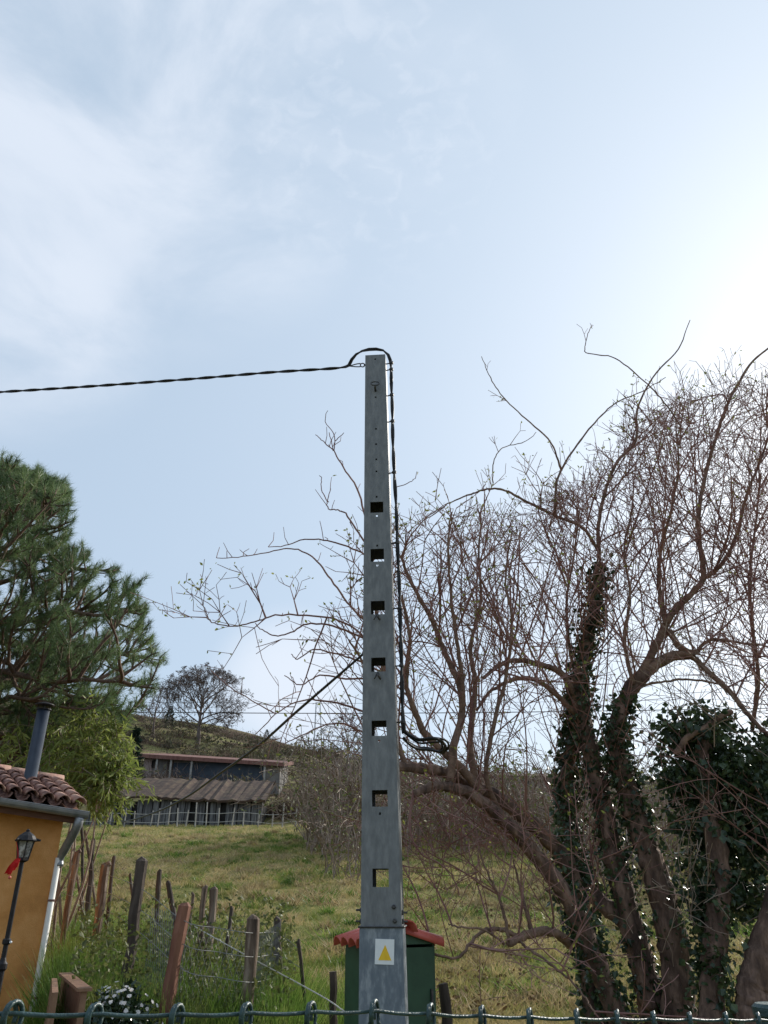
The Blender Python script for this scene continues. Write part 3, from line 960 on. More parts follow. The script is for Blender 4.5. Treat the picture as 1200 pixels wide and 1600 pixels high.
# flue
def roof_z(a, out):
    return ez(a) + SL * (-out)
fl_top = np.array(at(70, 1100, 11.1))
fb = np.array([fl_top[0], fl_top[1], 0.0])
rel = fb - np.array([E1[0], E1[1], 0])
fa_, fo_ = rel.dot(hu), rel.dot(hn)
fz0 = ez(fa_) + SL * (RW - abs(-fo_ - RW)) - 0.05
flu = MB()
flu.lathe([(0.095, 0), (0.095, 0.02), (0.086, 0.022), (0.086, fl_top[2] - fz0 - 0.07)], (fb[0], fb[1], fz0), 20)
flo = flu.build('flue', M['flue'], house, smooth=False)
for pgn in flo.data.polygons:
    pgn.use_smooth = len(pgn.vertices) == 4
fc = MB()
fc.lathe([(0.125, 0.0), (0.135, 0.012), (0.13, 0.022), (0.05, 0.05), (0.0, 0.055)], (fb[0], fb[1], fl_top[2] - 0.03), 20, cap=False)
fc.lathe([(0.0, 0.0), (0.125, 0.0)], (fb[0], fb[1], fl_top[2] - 0.03), 20, cap=False)
fc.lathe([(0.105, 0.0), (0.105, 0.012)], (fb[0], fb[1], fl_top[2] - 0.085), 20)
for k in range(4):
    a = k * math.pi / 2 + 0.5
    fc.tube([(fb[0] + 0.08 * math.cos(a), fb[1] + 0.08 * math.sin(a), fl_top[2] - 0.10), (fb[0] + 0.08 * math.cos(a), fb[1] + 0.08 * math.sin(a), fl_top[2] - 0.025)], 0.008, 5)
fc.build('flue_cap', M['black_iron'], flo)

# ------------------------------------------------------------------ garden lamp in front of the house
lt = np.array(at(44, 1297, 8.2))
lb = np.array([lt[0], lt[1], 0.0])
lamp = thing('garden_lamp', 'slim black garden lamp post with a tapered glass lantern, before the ochre wall', 'lamp', lb)
LZ = lt[2]
post = MB()
lan0 = at(44, 1342, 8.2)[2]
post.lathe([(0.06, -0.05), (0.06, 0.05), (0.035, 0.09), (0.032, 0.95), (0.046, 0.97), (0.046, 1.01), (0.03, 1.03), (0.0225, 1.06), (0.0215, lan0 - 0.02)], lb, 14)
post.build('post', M['black_iron'], lamp, smooth=False)
col_ = MB()
zc = at(12, 1472, 8.2)[2]
col_.lathe([(0.030, -0.02), (0.038, -0.01), (0.038, 0.02), (0.028, 0.03)], lb + np.array([0, 0, zc]), 12)
col_.build('collar', M['black_iron'], lamp)
kn = MB()
kn.lathe([(0.0, -0.012), (0.011, -0.008), (0.014, 0), (0.011, 0.008), (0.0, 0.012)], lb + np.array([0.045, -0.015, zc]), 8, cap=False)
kn.build('knob', M['sign_white'], lamp, smooth=True)
lant = MB()
H = LZ - lan0
lant.lathe([(0.03, -0.03), (0.06, -0.015), (0.062, 0.01), (0.05, 0.012)], lb + np.array([0, 0, lan0]), 6)
for k in range(6):
    a = k * math.pi / 3
    lant.tube([lb + np.array([0.055 * math.cos(a), 0.055 * math.sin(a), lan0]), lb + np.array([0.083 * math.cos(a), 0.083 * math.sin(a), lan0 + H * 0.62])], 0.007, 5)
lant.build('lantern_frame', M['black_iron'], lamp)
rf = MB()
rf.lathe([(0.10, H * 0.60), (0.105, H * 0.64), (0.095, H * 0.68), (0.075, H * 0.80), (0.04, H * 0.90), (0.018, H * 0.95), (0.02, H * 0.99), (0.006, H * 1.04)], lb + np.array([0, 0, lan0]), 12)
for k in range(3):
    a = k * 2 * math.pi / 3 + 0.25
    rf.tube([lb + np.array([0.09 * math.cos(a), 0.09 * math.sin(a), lan0 + H * 0.66]), lb + np.array([0.135 * math.cos(a), 0.135 * math.sin(a), lan0 + H * 0.64])], [0.018, 0.010], 6)
rf.build('lantern_cap', M['black_iron'], lamp)
for k in range(6):
    a, a2 = k * math.pi / 3, (k + 1) * math.pi / 3
    r0, r1 = 0.050, 0.078
    p = [lb + np.array([r0 * math.cos(a), r0 * math.sin(a), lan0 + 0.012]), lb + np.array([r0 * math.cos(a2), r0 * math.sin(a2), lan0 + 0.012]),
         lb + np.array([r1 * math.cos(a2), r1 * math.sin(a2), lan0 + H * 0.60]), lb + np.array([r1 * math.cos(a), r1 * math.sin(a), lan0 + H * 0.60])]
    p = np.array(p)
    inn = (lb + np.array([0, 0, lan0 + H * 0.3]) - p.mean(0)); inn /= np.linalg.norm(inn)
    g = MB().hexa(np.vstack([p + inn * 0.004, p]))
    g.build('glass_pane', M['lamp_glass'], lamp)
# red ornament hanging at the lantern
oc = np.array(at(27, 1345, 8.1))
orn = thing('hanging_ornament', 'red cloth bow with a small bead hung beside the lantern', 'ornament', oc)
cd = MB()
cd.tube(smooth_path([lb + np.array([-0.075, -0.04, lan0 + 0.15]), np.array(at(28, 1330, 8.1)), oc, np.array(at(18, 1362, 8.1)), np.array(at(15, 1369, 8.1))], 4), 0.003, 5)
cd.build('cord', M['red_cloth'], orn)
rbm = MB()
for dxp, dyp, L, Wd in ((-0.02, 0.0, 0.13, 0.035), (0.015, 0.01, 0.10, 0.03), (0.0, -0.01, 0.14, 0.035), (0.03, 0.0, 0.07, 0.025)):
    top = oc + np.array([dxp * 0.5, dyp, 0.02])
    bot = oc + np.array([dxp * 1.6 - 0.05, dyp, -L * 0.85])
    side = np.array([Wd / 2, 0.012, 0.004])
    q = [top - side * 0.5, top + side * 0.5, (top + bot) / 2 + side + [0, -0.012, 0], bot + side * 0.8, bot - side * 0.8, (top + bot) / 2 - side + [0, -0.012, 0]]
    rbm.add(np.array(q + [x + np.array([0, 0.004, 0]) for x in q]), [[0, 1, 2, 5], [5, 2, 3, 4], [11, 8, 7, 6], [10, 9, 8, 11]],
            [[0, 6, 7, 1], [1, 7, 8, 2], [2, 8, 9, 3], [3, 9, 10, 4], [4, 10, 11, 5], [5, 11, 6, 0]])
rbm.build('bow', M['red_cloth'], orn)
bdm = MB()
bdm.lathe([(0.001, -0.016), (0.011, -0.011), (0.016, 0), (0.011, 0.011), (0.001, 0.016)], at(15, 1371, 8.1), 10)
bdm.build('bead', M['red_tile'], orn, smooth=True)

# ------------------------------------------------------------------ far sheds and fence at the top of the field
YS = 47.5
def far_quad(mb, px0, py0, px1, py1, Y, th=0.3):
    """upright slab whose front is seen between two pixels at distance Y"""
    a, b = at(px0, py0, Y), at(px1, py1, Y)
    mb.box(((a[0] + b[0]) / 2, Y + th / 2, (a[2] + b[2]) / 2), (abs(b[0] - a[0]), th, abs(a[2] - b[2])))
x0, x1 = at(132, 1290, YS)[0], at(405, 1290, YS)[0]
zb = gz((x0 + x1) / 2, YS) - 0.3
shed = thing('plank_shed', 'low dark shed of grey upright planks under a mossy brown roof', 'shed', ((x0 + x1) / 2, YS, zb))
ztop_l, ztop_r = at(135, 1243, YS)[2], at(405, 1250, YS)[2]
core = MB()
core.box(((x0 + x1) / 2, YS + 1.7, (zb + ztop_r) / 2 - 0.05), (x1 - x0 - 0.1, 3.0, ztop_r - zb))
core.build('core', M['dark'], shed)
x = x0
while x < x1:
    wdt = random.uniform(0.16, 0.34)
    zt = np.interp(x, [x0, x1], [ztop_l, ztop_r]) + random.uniform(-0.18, 0.06)
    if random.random() > 0.10:
        b = MB()
        lean = random.uniform(-0.05, 0.05)
        q = np.array([[x, YS, zb], [x + wdt, YS, zb], [x + wdt, YS + 0.05, zb], [x, YS + 0.05, zb], [x + lean, YS, zt], [x + wdt + lean, YS, zt + random.uniform(-0.05, 0.05)], [x + wdt + lean, YS + 0.05, zt], [x + lean, YS + 0.05, zt]])
        q[:, 1] += random.uniform(0, 0.08)
        b.hexa(q)
        b.build('plank', M['plank'], shed)
    x += wdt + random.uniform(0.01, 0.05)
rfm = MB()
N = 40
xx = np.linspace(x0 - 0.3, x1 + 0.3, N)
v = []
for xq in xx:
    ze = np.interp(xq, [x0, x1], [ztop_l, ztop_r]) - 0.05
    j = random.uniform(-0.08, 0.08)
    v += [(xq, YS - 0.35, ze + j), (xq, YS + 3.6, ze + 1.55 + random.uniform(-0.1, 0.1)), (xq, YS + 3.6, ze + 1.35), (xq, YS - 0.30, ze - 0.12 + j)]
v = np.array(v)
f = []
for k in range(N - 1):
    for j in range(4):
        f.append([k * 4 + j, k * 4 + (j + 1) % 4, k * 4 + 4 + (j + 1) % 4, k * 4 + 4 + j])
rfm.add(v, f)
rfm.build('roof', M['brown_roof'], shed)

# long low barn behind it
YB = 62.0
def barn(name, label, xl, xr, y_roof_l, y_roof_r, y_bot, Y, wallm, roofm, openings, posts, depth=5.0, rise=0.9):
    A, B = at(xl, y_roof_l, Y), at(xr, y_roof_r, Y)
    zb = min(gz(A[0], Y), gz(B[0], Y)) - 0.3
    zb = min(zb, at(xl, y_bot, Y)[2])
    t = thing(name, label, 'barn', ((A[0] + B[0]) / 2, Y, zb))
    m = MB()
    m.hexa(np.array([[A[0], Y, zb], [B[0], Y, zb], [B[0], Y + depth, zb], [A[0], Y + depth, zb], [A[0], Y, A[2]], [B[0], Y, B[2]], [B[0], Y + depth, B[2] + rise], [A[0], Y + depth, A[2] + rise]]))
    m.build('wall', wallm, t)
    m = MB()
    e = 0.4
    m.hexa(np.array([[A[0] - e, Y - 0.7, A[2] - 0.08], [B[0] + e, Y - 0.7, B[2] - 0.08], [B[0] + e, Y + depth + e, B[2] + rise + 0.05], [A[0] - e, Y + depth + e, A[2] + rise + 0.05],
                     [A[0] - e, Y - 0.7, A[2] + 0.20], [B[0] + e, Y - 0.7, B[2] + 0.20], [B[0] + e, Y + depth + e, B[2] + rise + 0.33], [A[0] - e, Y + depth + e, A[2] + rise + 0.33]]))
    m.build('roof', roofm, t)
    for nm, pa, pb, pc_, pd, mt in openings:
        m = MB()
        a, b = at(pa, pb, Y), at(pc_, pd, Y)
        m.box(((a[0] + b[0]) / 2, Y - 0.02, (a[2] + b[2]) / 2), (abs(b[0] - a[0]), 0.10, abs(a[2] - b[2])))
        m.build(nm, mt, t)
    for px_ in posts:
        a = at(px_, np.interp(px_, [xl, xr], [y_roof_l, y_roof_r]), Y - 0.5)
        m = MB()
        m.box((a[0], Y - 0.5, (a[2] + zb) / 2), (0.14, 0.14, a[2] - zb))
        m.build('post', M['pale_post'], t)
    return t
barn('long_barn', 'long low barn with rusty roof and dark blue tarpaulin, above the plank shed', 226, 438, 1184, 1198, 1232, YB, M['grey_wall'], M['rust_roof'],
     [('tarpaulin', 272, 1192, 412, 1224, M['tarp']), ('window', 238, 1188, 246, 1200, M['dark']), ('wall_panel', 227, 1186, 236, 1216, M['pink_wall']), ('doorway', 262, 1189, 269, 1214, M['post_dark'])], [246, 268, 300, 414])
barn('grey_barn', 'grey block barn standing behind the bare tree, roof line level', 690, 905, 1216, 1219, 1300, 66.0, M['grey_wall'], M['brown_roof'],
     [('doorway', 716, 1272, 733, 1300, M['dark']), ('window', 770, 1245, 790, 1260, M['dark'])], [])

# white stake fence along the top of the field
ff = thing('stake_fence', 'pale thin stakes with two white wires along the top edge of the field', 'fence', at(300, 1290, 45.0))
stk_px = [-30, 5, 40, 80, 110, 146, 156, 171, 194, 210, 235, 246, 262, 277, 290, 305, 322, 341, 362, 380, 403, 425, 441, 462, 480, 505, 528, 560, 600, 650, 700, 745, 800, 860, 930]
for px_ in stk_px:
    y = 45.0 + random.uniform(-0.2, 0.2)
    a = at(px_, 1290, y)
    z0 = gz(a[0], y)
    hgt = random.choice([0.75, 0.85, 0.95, 1.25])
    m = MB()
    m.tube([(a[0], y, z0 - 0.2), (a[0] + random.uniform(-0.08, 0.08), y, z0 + hgt)], [0.045, 0.032], 6)
    m.build('stake', M['pale_post'], ff)
for hh in (0.25, 0.68):
    m = MB()
    pts = []
    for px_ in np.arange(-60, 960, 20):
        a = at(px_, 1290, 44.9)
        pts.append((a[0], 44.9, gz(a[0], 44.9) + hh + 0.03 * math.sin(px_ * 0.07)))
    m.tube(pts, 0.012, 4)
    m.build('line_wire', M['rope'], ff)

# far power lines and mast
for py, r_, Y in ((1113.5, 0.028, 52.0), (1098, 0.012, 60.0)):
    m = MB()
    m.tube(smooth_path([at(-300, py - 6, Y), at(0, py - 3, Y), at(300, py, Y), at(570, py + 1, Y), at(900, py - 2, Y), at(1500, py - 12, Y)], 8), r_, 5)
    o = m.build('power_line', M['cable'], loc=at(300, py, Y))
    tag(o, 'thin dark power line crossing low in the sky before the bare hilltop tree' if r_ > 0.02 else 'faint second wire just above the dark power line', 'power line')
YP = 140.0
pb_, pt_ = np.array(at(497, 1190, YP)), np.array(at(497, 1098, YP))
mast = thing('lattice_mast', 'faint grey lattice mast on the far skyline', 'mast', pb_)
Hm = pt_[2] - pb_[2]
legs = []
for sx_, sy_ in ((-1, -1), (1, -1), (1, 1), (-1, 1)):
    m = MB()
    a = pb_ + np.array([sx_ * 0.9, sy_ * 0.9, -2]); b = pt_ + np.array([sx_ * 0.35, sy_ * 0.35, 0])
    m.tube([a, b], 0.06, 4)
    m.build('leg', M['pylon'], mast)
    legs.append((a, b))
m = MB()
for k in range(9):
    t0, t1 = k / 9, (k + 1) / 9
    for q in range(4):
        a = legs[q][0] * (1 - t0) + legs[q][1] * t0
        b = legs[(q + 1) % 4][0] * (1 - t1) + legs[(q + 1) % 4][1] * t1
        m.tube([a, b], 0.03, 4)
m.build('bracing', M['pylon'], mast)

# ------------------------------------------------------------------ trees: shared growth
def rnd3(s=1.0):
    return rng.normal(size=3) * s
def unitv(v):
    return v / max(np.linalg.norm(v), 1e-9)
ENV = np.array([(280, 1100), (440, 1030), (480, 985), (560, 925), (640, 862), (700, 810), (760, 800), (830, 800), (870, 775), (920, 745), (960, 710), (1000, 655), (1060, 620), (1120, 612), (1200, 572), (1500, 520)], dtype=float)
def inside(p):
    a, b = project(p)
    return b > np.interp(a, ENV[:, 0], ENV[:, 1])
def shoot(mb, o, d, L, r, up, wig, depth, kids, store=None, sides=4, env=True, spur=0.0):
    n = max(4, int(L / 0.16))
    p = [o]
    cur = unitv(d)
    bend = rnd3(0.05)
    st = L / n
    for k in range(n):
        cur = unitv(cur + bend * wig + rnd3(0.09) * wig + np.array([0, 0, up]))
        q = p[-1] + cur * st
        if env and k > 1 and not inside(q):
            break
        p.append(q)
    p = np.array(p)
    if len(p) < 3:
        return
    rr = np.linspace(r, max(0.0032, r * 0.38), len(p))
    mb.tube(p, rr, sides if r > 0.008 else 3, cap=False)
    if store is not None:
        store.append(p[-1]); store.append(p[len(p) // 2])
    if spur and depth <= 1:
        k = int(L * spur)
        for _ in range(k):
            i = rng.integers(1, len(p))
            dd = unitv(rnd3() + np.array([0, 0, 0.5]) + 0.5 * cur)
            ll = rng.uniform(0.03, 0.14)
            mb.tube([p[i], p[i] + dd * ll * 0.5 + rnd3(0.004), p[i] + dd * ll + rnd3(0.008)], [0.0030, 0.0027, 0.0022], 3, cap=False)
    if depth > 0:
        for _ in range(kids):
            i = rng.integers(1, len(p))
            tt = unitv(p[min(i + 1, len(p) - 1)] - p[i - 1])
            side = unitv(np.cross(tt, rnd3()))
            dd = unitv(tt * rng.uniform(0.3, 0.9) + side * rng.uniform(0.5, 1.0) + np.array([0, 0, 0.25]))
            shoot(mb, p[i], dd, L * rng.uniform(0.28, 0.6), r * rng.uniform(0.5, 0.7), up * rng.uniform(-0.3, 1.4), wig, depth - 1, max(2, int(kids * 0.6)), store, sides, env, spur)

def limb_tube(mb, path, r0, r1, n=6, sides=9, wob=0.012, power=1.0, ridge=0.05):
    p = smooth_path(pix(path) if len(path[0]) == 3 and not isinstance(path[0], np.ndarray) else path, n)
    k = len(p)
    p = p + np.cumsum(rng.normal(size=(k, 3)) * wob * 0.3, axis=0) * np.linspace(0, 1, k)[:, None] * 0.0 + rng.normal(size=(k, 3)) * wob * 0.35
    t = np.linspace(0, 1, k) ** power
    rr = (r0 * (1 - t) + r1 * t) * (1 + rng.normal(size=k) * 0.05)
    mb.tube(p, rr, sides, transport=True, ridge=ridge)
    return p, rr

def ivy_on(mb, path, rad, n, spread, L=(0.03, 0.085), rng_t=(0, 1)):
    p = np.asarray(path)
    k = rng.uniform(rng_t[0], rng_t[1], n) * (len(p) - 1)
    i = np.clip(k.astype(int), 0, len(p) - 2)
    f = (k - i)[:, None]
    c = p[i] * (1 - f) + p[i + 1] * f
    d = rng.normal(size=(n, 3)); d /= np.linalg.norm(d, axis=1, keepdims=True)
    lump = 0.55 + 0.9 * np.abs(np.sin(k * 1.9 + 0.7 * np.sin(k * 0.83)))
    rr = rad * 0.9 + spread * lump * rng.beta(1.3, 2.2, n)
    c = c + d * rr[:, None]
    dd = d * 0.6 + rng.normal(size=(n, 3)) * 0.6 + np.array([0, 0, -0.5])
    l = rng.uniform(L[0], L[1], n)
    mb.leaves(c, dd, l, l * rng.uniform(0.7, 1.0, n), 0.12)
def ivy_blob(mb, c, ext, n, L=(0.03, 0.095)):
    n = int(n * 0.55)
    d = rng.normal(size=(n, 3)); d /= np.linalg.norm(d, axis=1, keepdims=True)
    r = rng.uniform(0.15, 1.0, n) ** 0.5
    ph = d[:, 0] * 5 + d[:, 2] * 7 + d[:, 1] * 3
    r = r * (0.78 + 0.34 * np.sin(ph) + 0.28 * np.sin(ph * 2.3 + 1))
    p = c + d * r[:, None] * np.asarray(ext)
    dd = d * 0.5 + rng.normal(size=(n, 3)) * 0.6 + np.array([0, 0, -0.6])
    l = rng.uniform(L[0], L[1], n)
    mb.leaves(p, dd, l, l * rng.uniform(0.7, 1.0, n), 0.12)

def tree_thing(name, label, cat, basepix, group=None):
    b = np.array(at(*basepix)); b[2] = gz(b[0], b[1]) - 0.05
    return thing(name, label, cat, b, group), b
def to_ground(path, r):
    """carry a limb from the bottom of the picture down to the ground"""
    p = pix(path)
    b = p[0] + (p[0] - p[1]) / max(np.linalg.norm(p[0] - p[1]), 1e-6) * 0.4
    g = np.array([b[0] * 0.98 + 0.02 * b[0], b[1], gz(b[0], b[1]) - 0.15])
    return [g] + p

# --- leaning tree whose long limbs reach behind the pole
tl, base_l = tree_thing('leaning_tree', 'bare tree with two trunks leaning low towards the pole, long twiggy shoots', 'tree', (985, 1590, 9.0))
tw_l = MB(); tips_l = []
limbs_l = []
def add_limb(tree, lst, path, r0, r1, name='limb', m='limb', ground_it=False, n=6, sides=9, wob=0.012, power=1.0):
    mb = MB()
    pp = to_ground(path, r0) if ground_it else pix(path)
    tr__ = name == 'trunk'
    p, rr = limb_tube(mb, [np.asarray(q) for q in pp], r0, r1, 10 if tr__ else n, 22 if tr__ else sides, wob, power, 0.085 if tr__ else 0.06)
    mb.build(name, M[m], tree, smooth=True)
    lst.append((p, rr))
    return p, rr
A = add_limb(tl, limbs_l, [(972, 1600, 9.0), (928, 1495, 8.9), (890, 1408, 8.8), (842, 1343, 8.7), (795, 1290, 8.5), (738, 1243, 8.3), (690, 1229, 8.1), (648, 1240, 7.9)], 0.13, 0.036, 'trunk', 'bark', True, power=0.8)
B = add_limb(tl, limbs_l, [(934, 1600, 9.3), (920, 1500, 9.3), (908, 1430, 9.25), (885, 1348, 9.1), (832, 1288, 8.9), (782, 1250, 8.8), (735, 1226, 8.6), (690, 1206, 8.3), (635, 1199, 8.0), (590, 1200, 7.8)], 0.13, 0.036, 'trunk', 'bark', True, power=0.8)
lim_paths = [
    ([(755, 1240, 8.4), (715, 1195, 8.3), (668, 1150, 8.2), (643, 1098, 8.1), (634, 1060, 8.05), (640, 1000, 8.0), (628, 930, 7.9)], 0.055, 0.016),
    ([(703, 1222, 8.2), (710, 1165, 8.2), (722, 1118, 8.3), (718, 1070, 8.3), (695, 1020, 8.3), (682, 985, 8.2), (667, 955, 8.1), (640, 905, 8.0), (626, 868, 7.9)], 0.055, 0.018),
    ([(742, 1222, 8.5), (734, 1160, 8.5), (740, 1110, 8.6), (742, 1060, 8.6), (735, 1020, 8.6), (742, 980, 8.6), (752, 930, 8.7), (748, 870, 8.7), (752, 800, 8.8)], 0.05, 0.012),
    ([(722, 1118, 8.3), (722, 1060, 8.2), (712, 990, 8.1), (704, 920, 8.0), (700, 850, 7.9), (705, 800, 7.9)], 0.035, 0.009),
    ([(790, 1285, 8.6), (760, 1215, 8.4), (770, 1140, 8.3), (790, 1060, 8.3), (800, 980, 8.2), (790, 900, 8.2), (800, 830, 8.1)], 0.035, 0.009),
    ([(635, 1199, 8.0), (612, 1130, 7.9), (598, 1050, 7.8), (588, 960, 7.7), (580, 880, 7.7), (571, 812, 7.65)], 0.035, 0.012),
    ([(612, 1130, 7.9), (585, 1080, 7.8), (565, 1030, 7.7), (545, 1000, 7.6)], 0.025, 0.010),
    ([(895, 1478, 8.9), (868, 1458, 8.7), (840, 1456, 8.5), (812, 1465, 8.4), (795, 1474, 8.3)], 0.06, 0.04),
    ([(812, 1464, 8.4), (785, 1453, 8.3), (760, 1453, 8.2), (738, 1470, 8.1), (715, 1497, 8.0), (678, 1490, 7.9)], 0.03, 0.012),
    ([(830, 1452, 8.5), (822, 1420, 8.5), (812, 1385, 8.6), (803, 1345, 8.6)], 0.026, 0.010),
    ([(795, 1472, 8.3), (787, 1425, 8.3), (772, 1385, 8.3), (756, 1350, 8.3), (744, 1310, 8.3)], 0.022, 0.008),
    ([(808, 1468, 8.4), (850, 1500, 8.1), (890, 1530, 7.9), (915, 1560, 7.8), (930, 1585, 7.7)], 0.016, 0.007),
    ([(790, 1478, 8.3), (760, 1455, 8.1), (715, 1448, 8.0), (700, 1443, 8.0)], 0.014, 0.006),
]
for pth, r0, r1 in lim_paths:
    add_limb(tl, limbs_l, pth, r0 * 0.82, r1 * 0.9, 'limb', 'limb', sides=7)
# long lone shoots traced where they stand out against the sky
lone_l = [
    [(572, 812, 7.65), (557, 762, 7.6), (536, 730, 7.6), (521, 704, 7.6), (505, 690, 7.6), (493, 679, 7.6)],
    [(521, 704, 7.6), (523, 682, 7.58), (508, 659, 7.55)], [(523, 690, 7.58), (538, 677, 7.55)], [(521, 704, 7.6), (514, 676, 7.6)],
    [(574, 852, 7.7), (560, 832, 7.65), (540, 803, 7.6), (528, 797, 7.6), (513, 795, 7.6), (511, 783, 7.6), (518, 763, 7.6)], [(513, 785, 7.6), (502, 765, 7.6), (503, 745, 7.6)],
    [(575, 868, 7.7), (545, 855, 7.6), (512, 845, 7.55), (476, 843, 7.5), (445, 853, 7.5), (418, 855, 7.5)],
    [(582, 980, 7.7), (548, 948, 7.6), (522, 912, 7.5), (500, 882, 7.45), (478, 864, 7.4), (448, 857, 7.4), (415, 864, 7.4), (380, 870, 7.4), (338, 872, 7.4)],
    [(585, 1010, 7.75), (540, 973, 7.6), (490, 962, 7.5), (430, 962, 7.45), (398, 972, 7.4), (365, 978, 7.4), (335, 974, 7.4), (323, 965, 7.4)],
    [(575, 1000, 7.75), (520, 978, 7.65), (480, 975, 7.6), (455, 988, 7.6), (430, 993, 7.6), (410, 985, 7.6), (398, 974, 7.6)],
    [(590, 1120, 7.8), (540, 1102, 7.7), (500, 1094, 7.6), (470, 1095, 7.6), (430, 1116, 7.5), (400, 1148, 7.5)],
    [(430, 1116, 7.5), (395, 1095, 7.5), (365, 1078, 7.45), (330, 1048, 7.4)],
    [(596, 1050, 7.8), (555, 1030, 7.7), (520, 1020, 7.6), (490, 1015, 7.6), (465, 1030, 7.6), (455, 1022, 7.6)],
    [(596, 1060, 7.8), (540, 1060, 7.7), (500, 1055, 7.6), (470, 1070, 7.6), (445, 1055, 7.6)],
    [(590, 900, 7.7), (560, 905, 7.7), (548, 930, 7.7), (545, 945, 7.65)],
    [(600, 1160, 7.9), (560, 1140, 7.8), (520, 1130, 7.7), (470, 1150, 7.6), (440, 1165, 7.6)],
    [(628, 868, 7.9), (640, 840, 7.9), (665, 810, 7.9), (700, 785, 7.9)],
    [(646, 1235, 7.9), (640, 1290, 7.8), (655, 1330, 7.8), (700, 1360, 7.8), (720, 1400, 7.8)],
    [(617, 763, 7.7), (640, 754, 7.65), (648, 747, 7.6)],
]
for pth in lone_l:
    p = smooth_path(pix(pth), 5) + rng.normal(size=(len(smooth_path(pix(pth), 5)), 3)) * 0.004
    L = np.linalg.norm(np.diff(p, axis=0), axis=1).sum()
    tw_l.tube(p, np.linspace(0.0115 if L > 0.8 else 0.006, 0.0042, len(p)), 4, cap=False)
    for _ in range(int(L * 5)):
        i = rng.integers(1, len(p))
        dd = unitv(np.array([rng.normal() * 0.6 - 0.1, rng.normal() * 0.5, 0.9]))
        ll = rng.uniform(0.05, 0.24)
        tw_l.tube([p[i], p[i] + dd * ll * 0.5 + rnd3(0.008), p[i] + dd * ll + rnd3(0.015)], [0.0048, 0.0042, 0.0032], 3, cap=False)
        if rng.random() < 0.4:
            tips_l.append(p[i] + dd * ll)
limbs_l.append((smooth_path(pix(lone_l[8]), 5), np.full(31, 0.01)))
limbs_l.append((smooth_path(pix(lone_l[7]), 5)[:16], np.full(16, 0.01)))
for p, rr in limbs_l:
    big = rr.mean() > 0.075
    L = np.linalg.norm(np.diff(p, axis=0), axis=1).sum()
    for _ in range(int(L * (3 if big else 4))):
        i = rng.integers(len(p) // (2 if big else 6), len(p))
        tt = unitv(p[min(i + 1, len(p) - 1)] - p[i - 1])
        side = unitv(np.cross(tt, rnd3()))
        dd = unitv(tt * rng.uniform(0.0, 0.8) + side + np.array([0, 0, rng.uniform(0.1, 1.1)]))
        shoot(tw_l, p[i], dd, rng.uniform(0.5, 1.9), rng.uniform(0.006, 0.0115), rng.uniform(0.0, 0.06), 0.9, 2, 4, tips_l, spur=1.5)
# hanging thin shoots under the low limbs
for p, rr in limbs_l[:2]:
    for _ in range(15):
        i = rng.integers(len(p) // 2, len(p))
        shoot(tw_l, p[i], np.array([rng.normal() * 0.5, rng.normal() * 0.5, -0.6]), rng.uniform(0.5, 1.3), rng.uniform(0.004, 0.008), -0.03, 1.8, 1, 4, None, spur=2)
tw_l.build('crown', M['twig'], tl)['label'] = 'tangled bare reddish twigs'

def bud_mesh(tips, n, spread=0.03, L=(0.02, 0.05)):
    mb = MB()
    t = np.array(tips)
    idx = rng.integers(0, len(t), n)
    c = t[idx] + rng.normal(size=(n, 3)) * spread
    l = rng.uniform(L[0], L[1], n)
    mb.leaves(c, rng.normal(size=(n, 3)) + np.array([0, 0, 0.6]), l, l * 0.5, 0.1)
    return mb
bud_mesh(tips_l, 1500, 0.010, (0.025, 0.06)).build('young_leaves', M['bud'], tl)

# --- ivy clad main tree
tm, base_m = tree_thing('ivy_clad_tree', 'tall bare tree with forked ivy covered trunks and a dense crown of red twigs', 'tree', (1050, 1590, 9.4))
limbs_m = []
D = add_limb(tm, limbs_m, [(1062, 1600, 9.4), (1052, 1480, 9.4), (1028, 1380, 9.4), (1002, 1300, 9.4), (984, 1240, 9.4), (966, 1185, 9.35), (966, 1130, 9.3), (985, 1078, 9.3), (1008, 1052, 9.25)], 0.18, 0.08, 'trunk', 'bark', True, power=0.9, sides=12)
C = add_limb(tm, limbs_m, [(1024, 1600, 9.6), (1010, 1530, 9.6), (988, 1450, 9.6), (962, 1350, 9.6), (945, 1265, 9.6), (925, 1185, 9.55), (908, 1110, 9.5), (905, 1060, 9.45), (917, 1000, 9.4), (930, 945, 9.35), (936, 880, 9.3)], 0.16, 0.06, 'trunk', 'bark', True, power=0.9, sides=12)
C2 = add_limb(tm, limbs_m, [(985, 1445, 9.6), (930, 1400, 9.75), (896, 1340, 9.85), (886, 1250, 9.9), (893, 1160, 9.85), (905, 1080, 9.7)], 0.09, 0.075, 'trunk', 'bark')
